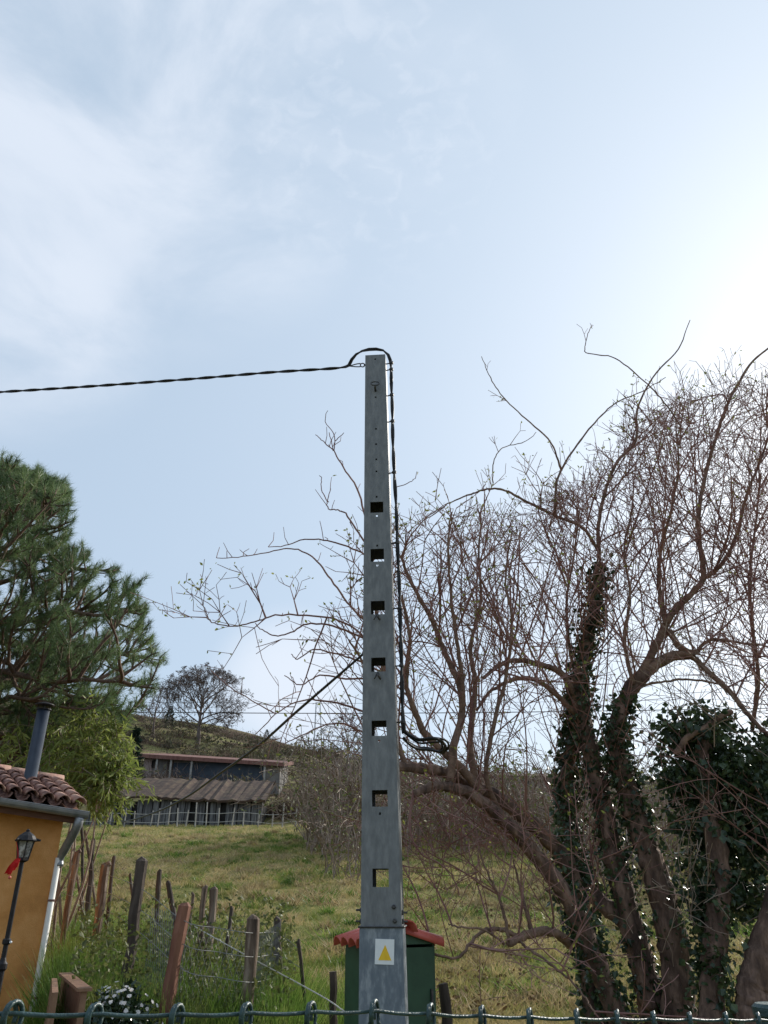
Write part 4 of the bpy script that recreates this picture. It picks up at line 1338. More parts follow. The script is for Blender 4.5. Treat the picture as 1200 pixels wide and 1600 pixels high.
m_paths = [
    ([(1008, 1052, 9.25), (1042, 1029, 9.2), (1075, 1021, 9.2), (1085, 1026, 9.2)], 0.085, 0.06),
    ([(1000, 1058, 9.25), (1022, 1015, 9.2), (1036, 985, 9.15), (1051, 957, 9.1), (1076, 932, 9.1), (1099, 904, 9.1), (1095, 862, 9.1), (1092, 800, 9.0), (1108, 720, 9.0), (1138, 630, 8.9), (1172, 570, 8.9), (1205, 540, 8.9)], 0.07, 0.012),
    ([(1046, 985, 9.15), (1060, 1008, 9.15), (1082, 1025, 9.2), (1108, 1050, 9.1), (1140, 1080, 9.0), (1165, 1112, 8.9), (1200, 1150, 8.8)], 0.05, 0.025),
    ([(1040, 975, 9.1), (1030, 920, 9.1), (1032, 860, 9.0), (1048, 800, 9.0), (1060, 730, 8.9), (1056, 660, 8.9)], 0.04, 0.010),
    ([(1099, 904, 9.1), (1125, 885, 9.0), (1150, 840, 9.0), (1165, 780, 8.9), (1195, 700, 8.8), (1215, 640, 8.8)], 0.035, 0.010),
    ([(936, 880, 9.3), (935, 820, 9.2), (948, 760, 9.1), (965, 720, 9.0), (993, 690, 9.0), (996, 640, 8.9), (1020, 590, 8.9), (1060, 545, 8.85), (1078, 500, 8.8)], 0.035, 0.006),
    ([(934, 860, 9.25), (910, 825, 9.1), (870, 807, 9.0), (820, 782, 8.9), (790, 767, 8.85), (765, 764, 8.8), (735, 772, 8.75), (700, 788, 8.7), (660, 815, 8.7)], 0.026, 0.006),
    ([(868, 806, 9.0), (868, 765, 8.9), (877, 735, 8.9), (902, 695, 8.8), (930, 660, 8.8), (962, 630, 8.75), (1010, 608, 8.7), (1040, 590, 8.7)], 0.018, 0.005),
    ([(877, 735, 8.9), (861, 692, 8.85), (822, 655, 8.8), (786, 620, 8.75), (766, 590, 8.7), (752, 557, 8.7)], 0.013, 0.0045),
    ([(1062, 700, 8.9), (1062, 665, 8.85), (1032, 622, 8.8), (1000, 590, 8.75), (962, 560, 8.7), (930, 554, 8.7), (914, 549, 8.7), (918, 525, 8.7), (925, 507, 8.7)], 0.012, 0.0045),
    ([(908, 1105, 9.5), (880, 1055, 9.3), (845, 1038, 9.2), (805, 1032, 9.1), (780, 1040, 9.0), (755, 1060, 8.9)], 0.05, 0.02),
    ([(905, 1120, 9.5), (868, 1085, 9.3), (835, 1062, 9.2), (800, 1062, 9.1), (765, 1082, 9.0), (745, 1110, 8.9)], 0.04, 0.016),
    ([(895, 1170, 9.8), (905, 1100, 9.6), (890, 1010, 9.5), (885, 940, 9.4), (895, 880, 9.3), (905, 800, 9.2)], 0.035, 0.01),
    ([(1082, 1024, 9.2), (1110, 1000, 9.1), (1150, 1003, 9.0), (1200, 1010, 8.9)], 0.028, 0.012),
    ([(970, 1110, 9.3), (1000, 1075, 9.2), (1040, 1065, 9.0), (1080, 1062, 8.9), (1130, 1070, 8.8)], 0.022, 0.01),
    ([(1175, 1140, 9.3), (1185, 1060, 9.2), (1176, 980, 9.1), (1172, 900, 9.0), (1180, 820, 9.0), (1190, 740, 8.9)], 0.03, 0.01),
    ([(770, 755, 8.8), (771, 722, 8.75), (786, 700, 8.7), (820, 690, 8.7), (838, 675, 8.7)], 0.008, 0.004),
    ([(990, 1070, 9.2), (975, 1000, 9.1), (985, 930, 9.0), (975, 860, 9.0), (990, 790, 8.9)], 0.03, 0.009),
]
for pth, r0, r1 in m_paths:
    add_limb(tm, limbs_m, pth, r0 * (0.84 if r0 > 0.02 else 1), r1, 'limb', 'limb', sides=7, wob=0.010)
tw_m = MB(); tips_m = []
for idx, (p, rr) in enumerate(limbs_m):
    big = rr.mean() > 0.1
    L = np.linalg.norm(np.diff(p, axis=0), axis=1).sum()
    thin = rr[0] < 0.02
    for _ in range(int(L * (2 if big else (2 if thin else 5.0)))):
        i = rng.integers(len(p) // 2 if big else 1, len(p))
        if not thin and not inside(p[i]):
            continue
        tt = unitv(p[min(i + 1, len(p) - 1)] - p[i - 1])
        side = unitv(np.cross(tt, rnd3()))
        dd = unitv(tt * rng.uniform(0.3, 1.2) + side + np.array([0, 0, rng.uniform(0.3, 1.3)]))
        shoot(tw_m, p[i], dd, rng.uniform(0.25, 0.6) if thin else rng.uniform(0.9, 2.8), rng.uniform(0.004, 0.006) if thin else rng.uniform(0.006, 0.013), rng.uniform(0.01, 0.06), 0.8, 1 if thin else 2, 2 if thin else 5, tips_m, spur=1.5)
for p, rr in [q for q in limbs_m if q[1][0] < 0.1 and q[1][0] > 0.02] + limbs_l[2:8]:
    L = np.linalg.norm(np.diff(p, axis=0), axis=1).sum()
    for _ in range(int(L * 2.6)):
        i = rng.integers(1, len(p))
        if inside(p[i]):
            dd = unitv(np.array([rng.normal() * 0.45, rng.normal() * 0.4, 1.0]))
            shoot(tw_m, p[i], dd, rng.uniform(1.4, 3.2), rng.uniform(0.007, 0.012), rng.uniform(-0.02, 0.03), 0.45, 1, 3, tips_m, spur=2.5)
tw_m.build('crown', M['twig'], tm)['label'] = 'dense crown of thin red twigs'
bud_mesh(tips_m, 2000, 0.010, (0.025, 0.06)).build('young_leaves', M['bud'], tm)
iv = MB()
ivy_on(iv, C[0], 0.08, 2700, 0.16, rng_t=(0.35, 1.0))
ivy_on(iv, C[0], 0.13, 900, 0.07, rng_t=(0.03, 0.4))
ivy_on(iv, C2[0], 0.09, 2800, 0.13, rng_t=(0.25, 1.0))
ivy_on(iv, D[0], 0.12, 1500, 0.10, rng_t=(0.45, 0.85))
ivy_on(iv, D[0], 0.17, 420, 0.05, rng_t=(0.02, 0.45))
iv.build('ivy', M['ivy'], tm)['label'] = 'dark ivy leaves clinging to the trunks'
ivl = MB()
ivy_on(ivl, A[0], 0.14, 900, 0.09, rng_t=(0.0, 0.4))
ivy_on(ivl, B[0], 0.14, 1100, 0.10, rng_t=(0.0, 0.45))
ivl.build('ivy', M['ivy'], tl)

# --- ivy mass on the right
te, base_e = tree_thing('ivy_smothered_tree', 'short trunk smothered in a dark hanging mass of ivy', 'tree', (1112, 1590, 8.7))
limbs_e = []
Ee = add_limb(te, limbs_e, [(1112, 1600, 8.7), (1116, 1480, 8.7), (1124, 1380, 8.7), (1112, 1280, 8.7), (1098, 1200, 8.7), (1104, 1140, 8.7)], 0.13, 0.08, 'trunk', 'bark', True)
add_limb(te, limbs_e, [(1056, 1178, 8.55), (1076, 1152, 8.5), (1100, 1138, 8.5), (1125, 1120, 8.5), (1142, 1112, 8.55)], 0.03, 0.03, 'limb', 'limb')
ie = MB()
for px_, py_, Y_, ex, ez_, n in ((1082, 1142, 8.8, 0.52, 0.30, 2600), (1150, 1205, 8.7, 0.55, 0.42, 3400), (1075, 1215, 8.9, 0.42, 0.45, 2600), (1120, 1290, 8.9, 0.55, 0.60, 4200), (1185, 1290, 8.8, 0.42, 0.62, 3200),
                                (1105, 1400, 8.9, 0.30, 0.55, 2600), (1165, 1390, 8.9, 0.28, 0.45, 1500), (1112, 1530, 8.75, 0.17, 0.65, 1700), (1215, 1180, 8.8, 0.5, 0.4, 2000)):
    ivy_blob(ie, np.array(at(px_, py_, Y_)), (ex, 0.5, ez_), n)
ie.build('ivy', M['ivy'], te)['label'] = 'thick dark hanging ivy'
tw_e = MB()
for p, rr in limbs_e:
    for _ in range(8):
        i = rng.integers(2, len(p))
        shoot(tw_e, p[i] + rnd3(0.12), unitv(rnd3(0.7) + np.array([0, -0.3, 0.5])), rng.uniform(0.5, 1.5), rng.uniform(0.004, 0.009), 0.02, 1.6, 1, 4, None, spur=3)
for _ in range(16):
    o_ = np.array(at(rng.uniform(1010, 1200), rng.uniform(1180, 1420), 8.4))
    shoot(tw_e, o_, unitv(rnd3(0.7) + np.array([0, -0.2, -0.3])), rng.uniform(0.3, 0.9), rng.uniform(0.003, 0.006), -0.02, 2.0, 1, 3, None, spur=2)
tw_e.build('dead_twigs', M['bramble'], te)

tf, base_f = tree_thing('bare_trunk_tree', 'thick bare trunk leaning away beside the ivy mass, next to the fence post', 'tree', (1170, 1590, 8.4))
limbs_f = []
add_limb(tf, limbs_f, [(1172, 1600, 8.4), (1178, 1540, 8.4), (1195, 1470, 8.4), (1222, 1380, 8.4), (1250, 1250, 8.4), (1262, 1100, 8.4)], 0.15, 0.08, 'trunk', 'bark', True)
add_limb(tf, limbs_f, [(1240, 1290, 8.4), (1215, 1150, 8.5), (1225, 1000, 8.6), (1240, 850, 8.7), (1230, 700, 8.8)], 0.06, 0.012, 'limb', 'limb')
add_limb(tf, limbs_f, [(1262, 1100, 8.4), (1275, 950, 8.5), (1262, 800, 8.6), (1280, 650, 8.6)], 0.06, 0.012, 'limb', 'limb')
tw_f = MB(); tips_f = []
for p, rr in limbs_f:
    for _ in range(26):
        i = rng.integers(int(len(p) * 0.62), len(p)) if rr[0] > 0.1 else rng.integers(len(p) // 4, len(p))
        dd = unitv(np.array([rng.normal() - 0.35, rng.normal(), rng.uniform(0.2, 1.6)]))
        shoot(tw_f, p[i], dd, rng.uniform(0.7, 2.2), rng.uniform(0.006, 0.012), 0.04, 1.4, 2, 5, tips_f, spur=3)
tw_f.build('crown', M['twig'], tf)

# ------------------------------------------------------------------ pine behind the house
pb3 = np.array(at(-95, 1400, 15.5)); pb3[2] = gz(pb3[0], pb3[1]) - 0.1
pine = thing('pine_tree', 'large green pine with long needles rising behind the ochre house', 'tree', pb3)
ptop = np.array(at(-15, 700, 15.5))
tr_ = MB()
trp = smooth_path([pb3, pb3 * 0.7 + ptop * 0.3 + np.array([0.2, 0, 0]), pb3 * 0.35 + ptop * 0.65 + np.array([0.1, 0.1, 0]), ptop], 8)
tr_.tube(trp, np.linspace(0.22, 0.03, len(trp)), 12, transport=True)
tr_.build('trunk', M['pine_bark'], pine, smooth=True)
PE = np.array([(690, 6), (725, 28), (762, 108), (800, 114), (850, 112), (862, 148), (900, 195), (925, 218), (955, 232), (985, 234), (1012, 250), (1030, 264), (1070, 250), (1100, 225), (1140, 190), (1200, 140)], dtype=float)
pb_mb = MB(); tuft_c, tuft_d = [], []
def pine_inside(p, slack=0):
    a, b = project(p)
    return a < np.interp(b, PE[:, 0], PE[:, 1]) + slack and b > 720 - slack
def pine_twig(o, d, L, r, lvl):
    n = max(3, int(L / 0.18))
    slk = rng.uniform(-15, 5)
    p = [o]; cur = unitv(d)
    for k in range(n):
        cur = unitv(cur + rnd3(0.10) + np.array([0, 0, (0.05 if k > n * 0.6 else -0.02) if lvl == 0 else 0.09]))
        q = p[-1] + cur * (L / n)
        if not pine_inside(q, slk) and len(p) > 1:
            break
        p.append(q)
    p = np.array(p)
    if len(p) < 2:
        return
    pb_mb.tube(p, np.linspace(r, max(0.006, r * 0.35), len(p)), 5 if r > 0.02 else 4, cap=False)
    if lvl < 2:
        k = int(len(p) * (0.74 if lvl == 0 else 0.9))
        for _ in range(k):
            i = rng.integers(max(1, len(p) // 4), len(p))
            tt = unitv(p[i] - p[i - 1])
            side = unitv(np.cross(tt, rnd3()))
            pine_twig(p[i], tt * 0.8 + side * 0.8 + np.array([0, 0, 0.25]), L * rng.uniform(0.2, 0.42) if lvl == 0 else rng.uniform(0.2, 0.5), r * 0.5, lvl + 1)
    if lvl >= 1:
        for i in range(max(1, len(p) - (1 if lvl == 1 else 2)), len(p)):
            tuft_c.append(p[i]); tuft_d.append(unitv(p[i] - p[i - 1] + np.array([0, 0, 0.15])))
    else:
        tuft_c.append(p[-1]); tuft_d.append(unitv(p[-1] - p[-2]))
nb_ = 40
for k in range(nb_):
    t = 0.30 + 0.70 * (k / nb_)
    i = min(len(trp) - 2, int(t * (len(trp) - 1)))
    o_ = trp[i] + (trp[i + 1] - trp[i]) * rng.random()
    az = k * 2.399 + rng.normal() * 0.2
    el = 0.10 + 0.75 * t * t
    Lb = np.interp(t, [0.30, 0.5, 0.75, 0.92, 1.0], [4.4, 4.5, 3.4, 2.2, 0.8]) * rng.uniform(0.75, 1.1)
    d = np.array([math.cos(az), math.sin(az), el])
    pine_twig(o_, d, Lb, 0.02 + 0.012 * Lb, 0)
for k in range(26):      # extra boughs on the side towards the camera's view
    t = rng.uniform(0.35, 0.97) if k < 14 else rng.uniform(0.78, 0.97)
    i = min(len(trp) - 2, int(t * (len(trp) - 1)))
    Lb = np.interp(t, [0.30, 0.5, 0.75, 0.92, 1.0], [4.6, 4.6, 3.6, 2.4, 1.0]) * rng.uniform(0.7, 1.05)
    az = rng.uniform(-1.1, 1.0)
    pine_twig(trp[i], np.array([math.cos(az), math.sin(az), 0.1 + 0.7 * t * t]), Lb, 0.02 + 0.012 * Lb, 0)
pb_mb.build('branches', M['pine_bark'], pine, smooth=True)
tc_, td_ = np.array(tuft_c), np.array(tuft_d)
NN = 46
c = np.repeat(tc_, NN, 0); d = np.repeat(td_, NN, 0)
back = rng.uniform(0, 0.16, len(c))[:, None]
b_ = c - d * back + rng.normal(size=c.shape) * 0.006
nd = d * rng.uniform(0.25, 1.1, len(c))[:, None] + (lambda r_: r_ / np.linalg.norm(r_, axis=1, keepdims=True))(rng.normal(size=c.shape)) * 0.75
nd /= np.linalg.norm(nd, axis=1, keepdims=True)
nm = MB().tris(b_, b_ + nd * rng.uniform(0.12, 0.22, len(c))[:, None], 0.0070)
nm.build('needles', M['needle'], pine)
print('pine tufts', len(tc_))

# ------------------------------------------------------------------ leafy shrubs beside the house and far trees
def leafy(name, label, basepix, blobs, n, L, W, m, cat='shrub', stems=14, droop=0.0):
    b = np.array(at(*basepix)); b[2] = gz(b[0], b[1]) - 0.05
    t = thing(name, label, cat, b)
    fm, sm_ = MB(), MB()
    for px_, py_, Y_, ex, ez_, w_ in blobs:
        c = np.array(at(px_, py_, Y_))
        k = int(n * w_)
        # sprays of leaves along thin arching twigs
        ns = max(8, k // 14)
        dirs = rng.normal(size=(ns, 3)); dirs /= np.linalg.norm(dirs, axis=1, keepdims=True)
        cen = c + dirs * (rng.uniform(0.2, 1.0, ns) ** 0.6)[:, None] * np.array([ex, ex, ez_])
        sd_ = dirs * 0.6 + rng.normal(size=(ns, 3)) * 0.5 + np.array([0, 0, 0.3 - droop])
        sd_ /= np.linalg.norm(sd_, axis=1, keepdims=True)
        sl_ = rng.uniform(0.25, 0.6, ns)
        for q in range(ns):
            sm_.tube([cen[q], cen[q] + sd_[q] * sl_[q] * 0.6, cen[q] + sd_[q] * sl_[q] + np.array([0, 0, -0.06 * droop])], [0.006, 0.005, 0.003], 3, cap=False)
        idx = np.repeat(np.arange(ns), 14)
        f_ = rng.uniform(0, 1, len(idx))[:, None]
        p = cen[idx] + sd_[idx] * sl_[idx][:, None] * f_
        dd = sd_[idx] * 0.6 + rng.normal(size=p.shape) * 0.6 + np.array([0, 0, -droop])
        l = rng.uniform(L * 0.6, L * 1.3, len(idx))
        fm.leaves(p, dd, l, l * W, 0.08)
        for _ in range(1):
            e = c + rng.normal(size=3) * np.array([ex, ex, ez_]) * 0.35
            s_ = b + np.array([rng.normal() * 0.15, rng.normal() * 0.15, 0])
            sm_.tube(smooth_path([s_, s_ * 0.5 + e * 0.5 + rnd3(0.1), e], 4), np.linspace(0.03, 0.008, 9), 5)
    sm_.build('stems', M['bramble'], t)
    fm.build('foliage', M[m], t)
    return t
leafy('bamboo_clump', 'bright yellow green leafy clump behind the house roof', (105, 1400, 14.0),
      [(105, 1195, 14.0, 0.65, 0.55, 0.5), (145, 1200, 14.0, 0.45, 0.5, 0.5), (172, 1165, 14.0, 0.3, 0.45, 0.22), (130, 1140, 14.2, 0.6, 0.4, 0.3), (180, 1215, 13.8, 0.2, 0.36, 0.25), (70, 1170, 14.4, 0.9, 0.7, 0.4), (160, 1235, 13.9, 0.25, 0.2, 0.2)], 2600, 0.17, 0.2, 'bamboo', droop=0.45, stems=8)
def conifer(name, label, px_, py_top, py_bot, Y_, wpx, m='conifer'):
    b = np.array(at(px_, py_bot, Y_)); b[2] = gz(b[0], b[1]) - 0.2
    top = at(px_, py_top, Y_)[2]
    t = thing(name, label, 'tree', b)
    Hh = top - b[2]
    R0 = wpx / 1200 * Y_ / 2
    MB().tube([b, b + np.array([0, 0, Hh * 0.95])], [0.03 * Hh, 0.01], 6).build('trunk', M['far_bark'], t)
    n = 1600
    h = rng.uniform(0.03, 1, n)
    r = R0 * (1 - h) ** 0.7 * np.sqrt(rng.uniform(0.2, 1, n)) * (0.85 + 0.25 * np.sin(h * 40))
    a = rng.uniform(0, 2 * math.pi, n)
    p = b + np.stack([r * np.cos(a), r * np.sin(a), h * Hh], 1)
    dd = np.stack([np.cos(a), np.sin(a), rng.normal(size=n) * 0.5 + 0.2], 1)
    MB().leaves(p, dd, rng.uniform(0.06, 0.12, n) * Hh * 0.7, 0.03 * Hh, 0.1).build('crown', M[m], t)
conifer('dark_conifer', 'dark rounded evergreen beside the barn end', 205, 1138, 1200, 56.0, 38)
conifer('skyline_conifer', 'tiny dark conifer on the skyline right of the bare round tree', 416, 1140, 1160, 126.0, 14)
conifer('hillside_conifer', 'small dark conifer just left of the bare round tree', 263, 1104, 1140, 110.0, 22)

def bare_tree(name, label, px_, py_top, py_bot, Y_, wpx, n_main=9, seed=1, depth=5, lean=0.0, spreadx=1.0):
    r_ = np.random.default_rng(seed)
    b = np.array(at(px_, py_bot, Y_)); b[2] = gz(b[0], b[1]) - 0.2
    top = at(px_, py_top, Y_)[2]
    Hh = top - b[2]
    W = wpx / 1200 * (Y_ * CP + (b[2] + Hh / 2) * SP) / 2
    t = thing(name, label, 'tree', b)
    tm_, cm = MB(), MB()
    fork = b + np.array([lean, 0, Hh * 0.30])
    tm_.tube(smooth_path([b, b * 0.5 + fork * 0.5 + np.array([0.05, 0, 0]), fork, b + np.array([lean, 0, Hh * 0.62])], 4), np.linspace(0.036 * Hh, 0.012 * Hh, 13), 8)
    tm_.build('trunk', M['far_bark'], t, smooth=True)
    cc = b + np.array([lean, 0, Hh * 0.62])
    ext = np.array([W, W, Hh * 0.42])
    def grow(o, d, L, r, lv):
        n = 4
        lim = r_.uniform(0.45, 1.08)
        p = [o]; cur = d / np.linalg.norm(d)
        for k in range(n):
            cur = cur + r_.normal(size=3) * 0.14 + np.array([0, 0, 0.03]); cur /= np.linalg.norm(cur)
            q = p[-1] + cur * L / n
            if (((q - cc) / ext) ** 2).sum() > lim and len(p) > 1:
                break
            p.append(q)
        if len(p) < 2:
            return
        p = np.array(p)
        cm.tube(p, np.linspace(r, max(0.014, r * 0.6), len(p)), 3 if r < 0.06 else 5, cap=False)
        if lv > 0:
            for k in range(3 if lv > 2 else 4):
                i = r_.integers(max(1, len(p) // 2), len(p))
                tt = p[i] - p[i - 1]; tt /= np.linalg.norm(tt)
                s = np.cross(tt, r_.normal(size=3)); s /= max(np.linalg.norm(s), 1e-6)
                grow(p[i], tt + s * r_.uniform(0.4, 0.95), L * r_.uniform(0.6, 0.85), max(0.016, r * 0.54), lv - 1)
    for k in range(n_main):
        a = k * 2.4
        f_ = 0.25 + 0.38 * k / n_main
        o = b + np.array([lean, 0, Hh * f_])
        grow(o, np.array([math.cos(a), math.sin(a), 0.25 + 1.2 * k / n_main]), Hh * 0.34, 0.010 * Hh, depth)
    cm.build('crown', M['far_bark'], t)
    return t
bare_tree('round_bare_tree', 'round bare tree standing alone on the hillside terrace', 307, 1049, 1175, 92.0, 150, 17, 3)
bare_tree('small_bare_tree', 'small bare tree on the slope just left of the pole', 543, 1112, 1215, 70.0, 75, 8, 9, 4)
bare_tree('twiggy_bare_tree', 'slender twiggy bare tree at the hill edge under the pine tips', 238, 1072, 1150, 95.0, 60, 7, 12, 4)

# ------------------------------------------------------------------ scrub on the hill (a mass nobody could count)
def in_view(n, y0, y1, power=1.0, xw=0.62):
    y = y0 + (y1 - y0) * rng.random(n) ** power
    x = (rng.random(n) * 2 - 1) * (xw * y + 2)
    return x, y
nbush = 750
bx, by = in_view(nbush, 52, 130, 1.0)
keep = ~((by < 66) & (bx < 0) & (bx > -26))
bx, by = bx[keep], by[keep]
for yy, xa, xb, n_ in ((57.5, -27, -9, 60), (60.0, -30, -16, 30), (76, -48, 20, 110), (88, -55, 10, 110), (101, -60, 20, 110), (116, -70, 10, 120), (51.5, -9, 8, 50), (49, 3, 30, 60), (56, 4, 34, 70)):
    bx = np.append(bx, rng.uniform(xa, xb, n_)); by = np.append(by, yy + rng.normal(size=n_) * 0.7)
bz = ground(bx, by)
sc1, sc2 = MB(), MB()
for k in range(len(bx)):
    rr = rng.uniform(0.6, 1.9)
    n = 46
    d = rng.normal(size=(n, 3)); d /= np.linalg.norm(d, axis=1, keepdims=True); d[:, 2] = np.abs(d[:, 2])
    c = np.array([bx[k], by[k], bz[k]]) + d * (rng.random(n) ** 0.5)[:, None] * np.array([rr * 1.5, rr, rr])
    if rng.random() < 0.48:
        sc1.leaves(c, rng.normal(size=(n, 3)), rng.uniform(0.2, 0.5, n), 0.22, 0.1)
    else:
        b0 = np.array([bx[k], by[k], bz[k] - 0.1]) + rng.normal(size=(n, 3)) * np.array([0.5, 0.4, 0.02])
        sc2.tris(b0, c + np.array([0, 0, 0.3]), 0.05)
        c2 = c + rng.normal(size=c.shape) * 0.2
        sc2.tris(c2, c2 + rng.normal(size=c.shape) * 0.45 + np.array([0, 0, 0.35]), 0.035)
o = sc1.build('hillside_scrub', M['scrub']); o['kind'] = 'stuff'; o['label'] = 'olive scrub bushes covering the hillside'
o = sc2.build('bare_brushwood', M['scrub_bare']); o['kind'] = 'stuff'; o['label'] = 'brown leafless brushwood covering the hillside'

# bramble thicket between field top and the trees
br1, br2 = MB(), MB()
def thicket(px0, px1, Y0, Y1, n, hmin, hmax, rs=1.0):
    for _ in range(n):
        Yb = rng.uniform(Y0, Y1)
        pxx = rng.uniform(px0, px1)
        a = at(pxx, 1300, Yb)
        b = np.array([a[0], Yb, gz(a[0], Yb) - 0.05])
        Hh = rng.uniform(hmin, hmax)
        d = np.array([rng.normal() * 0.35, rng.normal() * 0.35, 1.0])
        p = [b]
        cur = unitv(d)
        n_ = 8
        for k in range(n_):
            cur = unitv(cur + rnd3(0.16) + np.array([0, 0, 0.10 - 0.055 * k]))
            p.append(p[-1] + cur * Hh / n_)
        p = np.array(p)
        br1.tube(p, np.linspace(0.014, 0.006, len(p)) * rs, 3, cap=False)
        for _2 in range(5):
            i = rng.integers(2, len(p))
            dd = unitv(rnd3() + np.array([0, 0, 0.4])) * rng.uniform(0.2, 0.6) * rs
            br1.tube([p[i], p[i] + dd * 0.5 + rnd3(0.03), p[i] + dd + np.array([0, 0, -0.05])], [0.008 * rs, 0.007 * rs, 0.005 * rs], 3, cap=False)
        m_ = rng.integers(3, 14)
        ii = rng.integers(2, len(p), m_)
        l = rng.uniform(0.05, 0.10, m_) * rs
        br2.leaves(p[ii] + rng.normal(size=(m_, 3)) * 0.16, rng.normal(size=(m_, 3)), l, l * 0.6, 0.1)
thicket(478, 590, 30, 42, 230, 2.5, 5.4, 2.0)
thicket(505, 580, 22, 30, 40, 1.5, 3.0, 1.4)
thicket(620, 900, 30, 44, 420, 2.0, 4.6, 2.0)
thicket(880, 1280, 20, 38, 420, 1.6, 4.2, 1.7)
o = br1.build('bramble_thicket', M['bramble']); o['kind'] = 'stuff'; o['label'] = 'tangled pale bramble stems around the tree feet'
o = br2.build('bramble_leaves', M['bramble_leaf']); o['kind'] = 'stuff'; o['label'] = 'small green bramble leaves in the thicket'

# ------------------------------------------------------------------ wooden garden fence on the left
gf0 = np.array(at(330, 1560, 9.0)); gf0[2] = 0.0
gfence = thing('garden_fence', 'uneven old wooden post fence with wire netting between house and field', 'fence', gf0)
posts_ = [  # top px, bottom px, width px, distance, material
    ((121, 1332), (106, 1425), 13, 13.0, 'post'), ((127, 1288), (128, 1350), 6, 15.0, 'post_dark'), ((146, 1314), (141, 1372), 10, 14.0, 'post_dark'),
    ((165, 1352), (153, 1440), 16, 12.2, 'post'), ((222, 1345), (197, 1530), 22, 9.6, 'post_dark'), ((249, 1362), (244, 1430), 9, 12.5, 'post_dark'), ((263, 1380), (272, 1428), 9, 11.8, 'post_dark'),
    ((289, 1416), (265, 1552), 25, 8.4, 'post_red'), ((320, 1388), (312, 1475), 11, 11.0, 'post'), ((334, 1390), (326, 1488), 15, 10.6, 'post'),
    ((396, 1436), (386, 1580), 23, 8.6, 'post'), ((434, 1438), (434, 1548), 15, 10.2, 'post_dark'),
    ((178, 1340), (168, 1430), 7, 13.0, 'post_dark'), ((133, 1300), (150, 1420), 6, 14.5, 'post'), ((203, 1368), (214, 1440), 6, 12.0, 'post_dark'), ((362, 1420), (350, 1500), 7, 10.5, 'post_dark'), ((466, 1472), (475, 1560), 7, 9.4, 'post_dark'),
    ((112, 1318), (124, 1400), 5, 14.0, 'post'), ((302, 1398), (296, 1470), 6, 11.2, 'post')]
for (a, b, c, d), wpx, Y_, mt in [((p[0][0], p[0][1], p[1][0], p[1][1]), p[2], p[3], p[4]) for p in posts_]:
    T = np.array(at(a, b, Y_)); Bm = np.array(at(c, d, Y_))
    g = gz(Bm[0], Y_) - 0.25
    dirv = (Bm - T)
    # lean continues to the ground
    k = (g - T[2]) / dirv[2] if abs(dirv[2]) > 1e-3 else 1
    G = T + dirv * k
    r_ = wpx / 1200 * (Y_ * CP) / 2 * 0.84
    m_ = MB()
    p = np.linspace(G, T, 8) + rng.normal(size=(8, 3)) * 0.008
    p[-1] = T
    p = np.vstack([p, T + np.array([rng.normal() * r_ * 0.5, 0, 0.03])])
    m_.tube(p, r_ * np.append(1 + rng.normal(size=8) * 0.09, 0.55), 8)
    m_.build('post', M[mt], gfence)
for dy_ in (0, 34, 70):
    st_ = MB()
    st_.tube(smooth_path([at(95, 1345 + dy_ * 0.7, 13.0), at(165, 1366 + dy_ * 0.8, 12.2), at(220, 1388 + dy_, 9.6), at(286, 1438 + dy_ * 1.1, 8.35), at(340, 1450 + dy_ * 1.1, 8.4), at(394, 1458 + dy_ * 1.1, 8.5), at(434, 1458 + dy_, 10.1), at(468, 1484 + dy_ * 0.8, 9.4)], 5), 0.0035, 4)
    st_.build('wire_strand', M['mesh_wire'], gfence)
mesh_ = MB()
pts_line = [at(228, 1500, 9.4), at(289, 1500, 8.6), at(396, 1500, 8.8), at(436, 1500, 10.0)]
pts_line = [np.array([p[0], p[1], 0]) for p in pts_line]
for q in range(3):
    a, b = pts_line[q], pts_line[q + 1]
    L = np.linalg.norm(b - a)
    n = int(L / 0.028)
    for k in range(n):
        p0 = a + (b - a) * (k / n)
        g = gz(p0[0], p0[1])
        zt = 1.25 - 0.1 * q
        zz = np.linspace(g - 0.02, g + zt, 16)
        off = np.where((np.arange(16) + k) % 2 == 0, -1, 1) * 0.014
        u = (b - a) / L
        mesh_.tube(np.stack([p0[0] + u[0] * off, p0[1] + u[1] * off, zz], 1), 0.0022, 3, cap=False)
o = mesh_.build('wire_netting', M['mesh_wire'], gfence); o['kind'] = 'stuff'
rp = MB()
rp.tube(smooth_path([at(284, 1436, 9.9), at(340, 1468, 9.4), at(400, 1501, 9.0), at(460, 1533, 8.6), at(512, 1562, 8.2), at(560, 1592, 7.9), at(690, 1640, 7.7)], 4), 0.0062, 5)
o = rp.build('fence_rope', M['rope'], loc=at(400, 1501, 9.0)); tag(o, 'white rope slanting down past the wooden fence posts', 'rope')
for (a, b), wpx, Y_, lab in (((520, 1518), 11, 8.6, 'thin dark stake standing to the left of the green cabinet'), ((693, 1537), 17, 8.2, 'short dark stump post to the right of the green cabinet')):
    T = np.array(at(a, b, Y_))
    g = gz(T[0], Y_)
    m_ = MB()
    n = 8
    p = np.stack([T[0] + np.linspace(0.06, 0, n) + rng.normal(size=n) * 0.006, np.full(n, Y_), np.linspace(g - 0.2, T[2], n)], 1)
    m_.tube(p, wpx / 1200 * Y_ * CP / 2 * (1 + rng.normal(size=n) * 0.08), 9)
    o = m_.build('wooden_stake', M['post_dark'], loc=(T[0], Y_, g)); tag(o, lab, 'post')

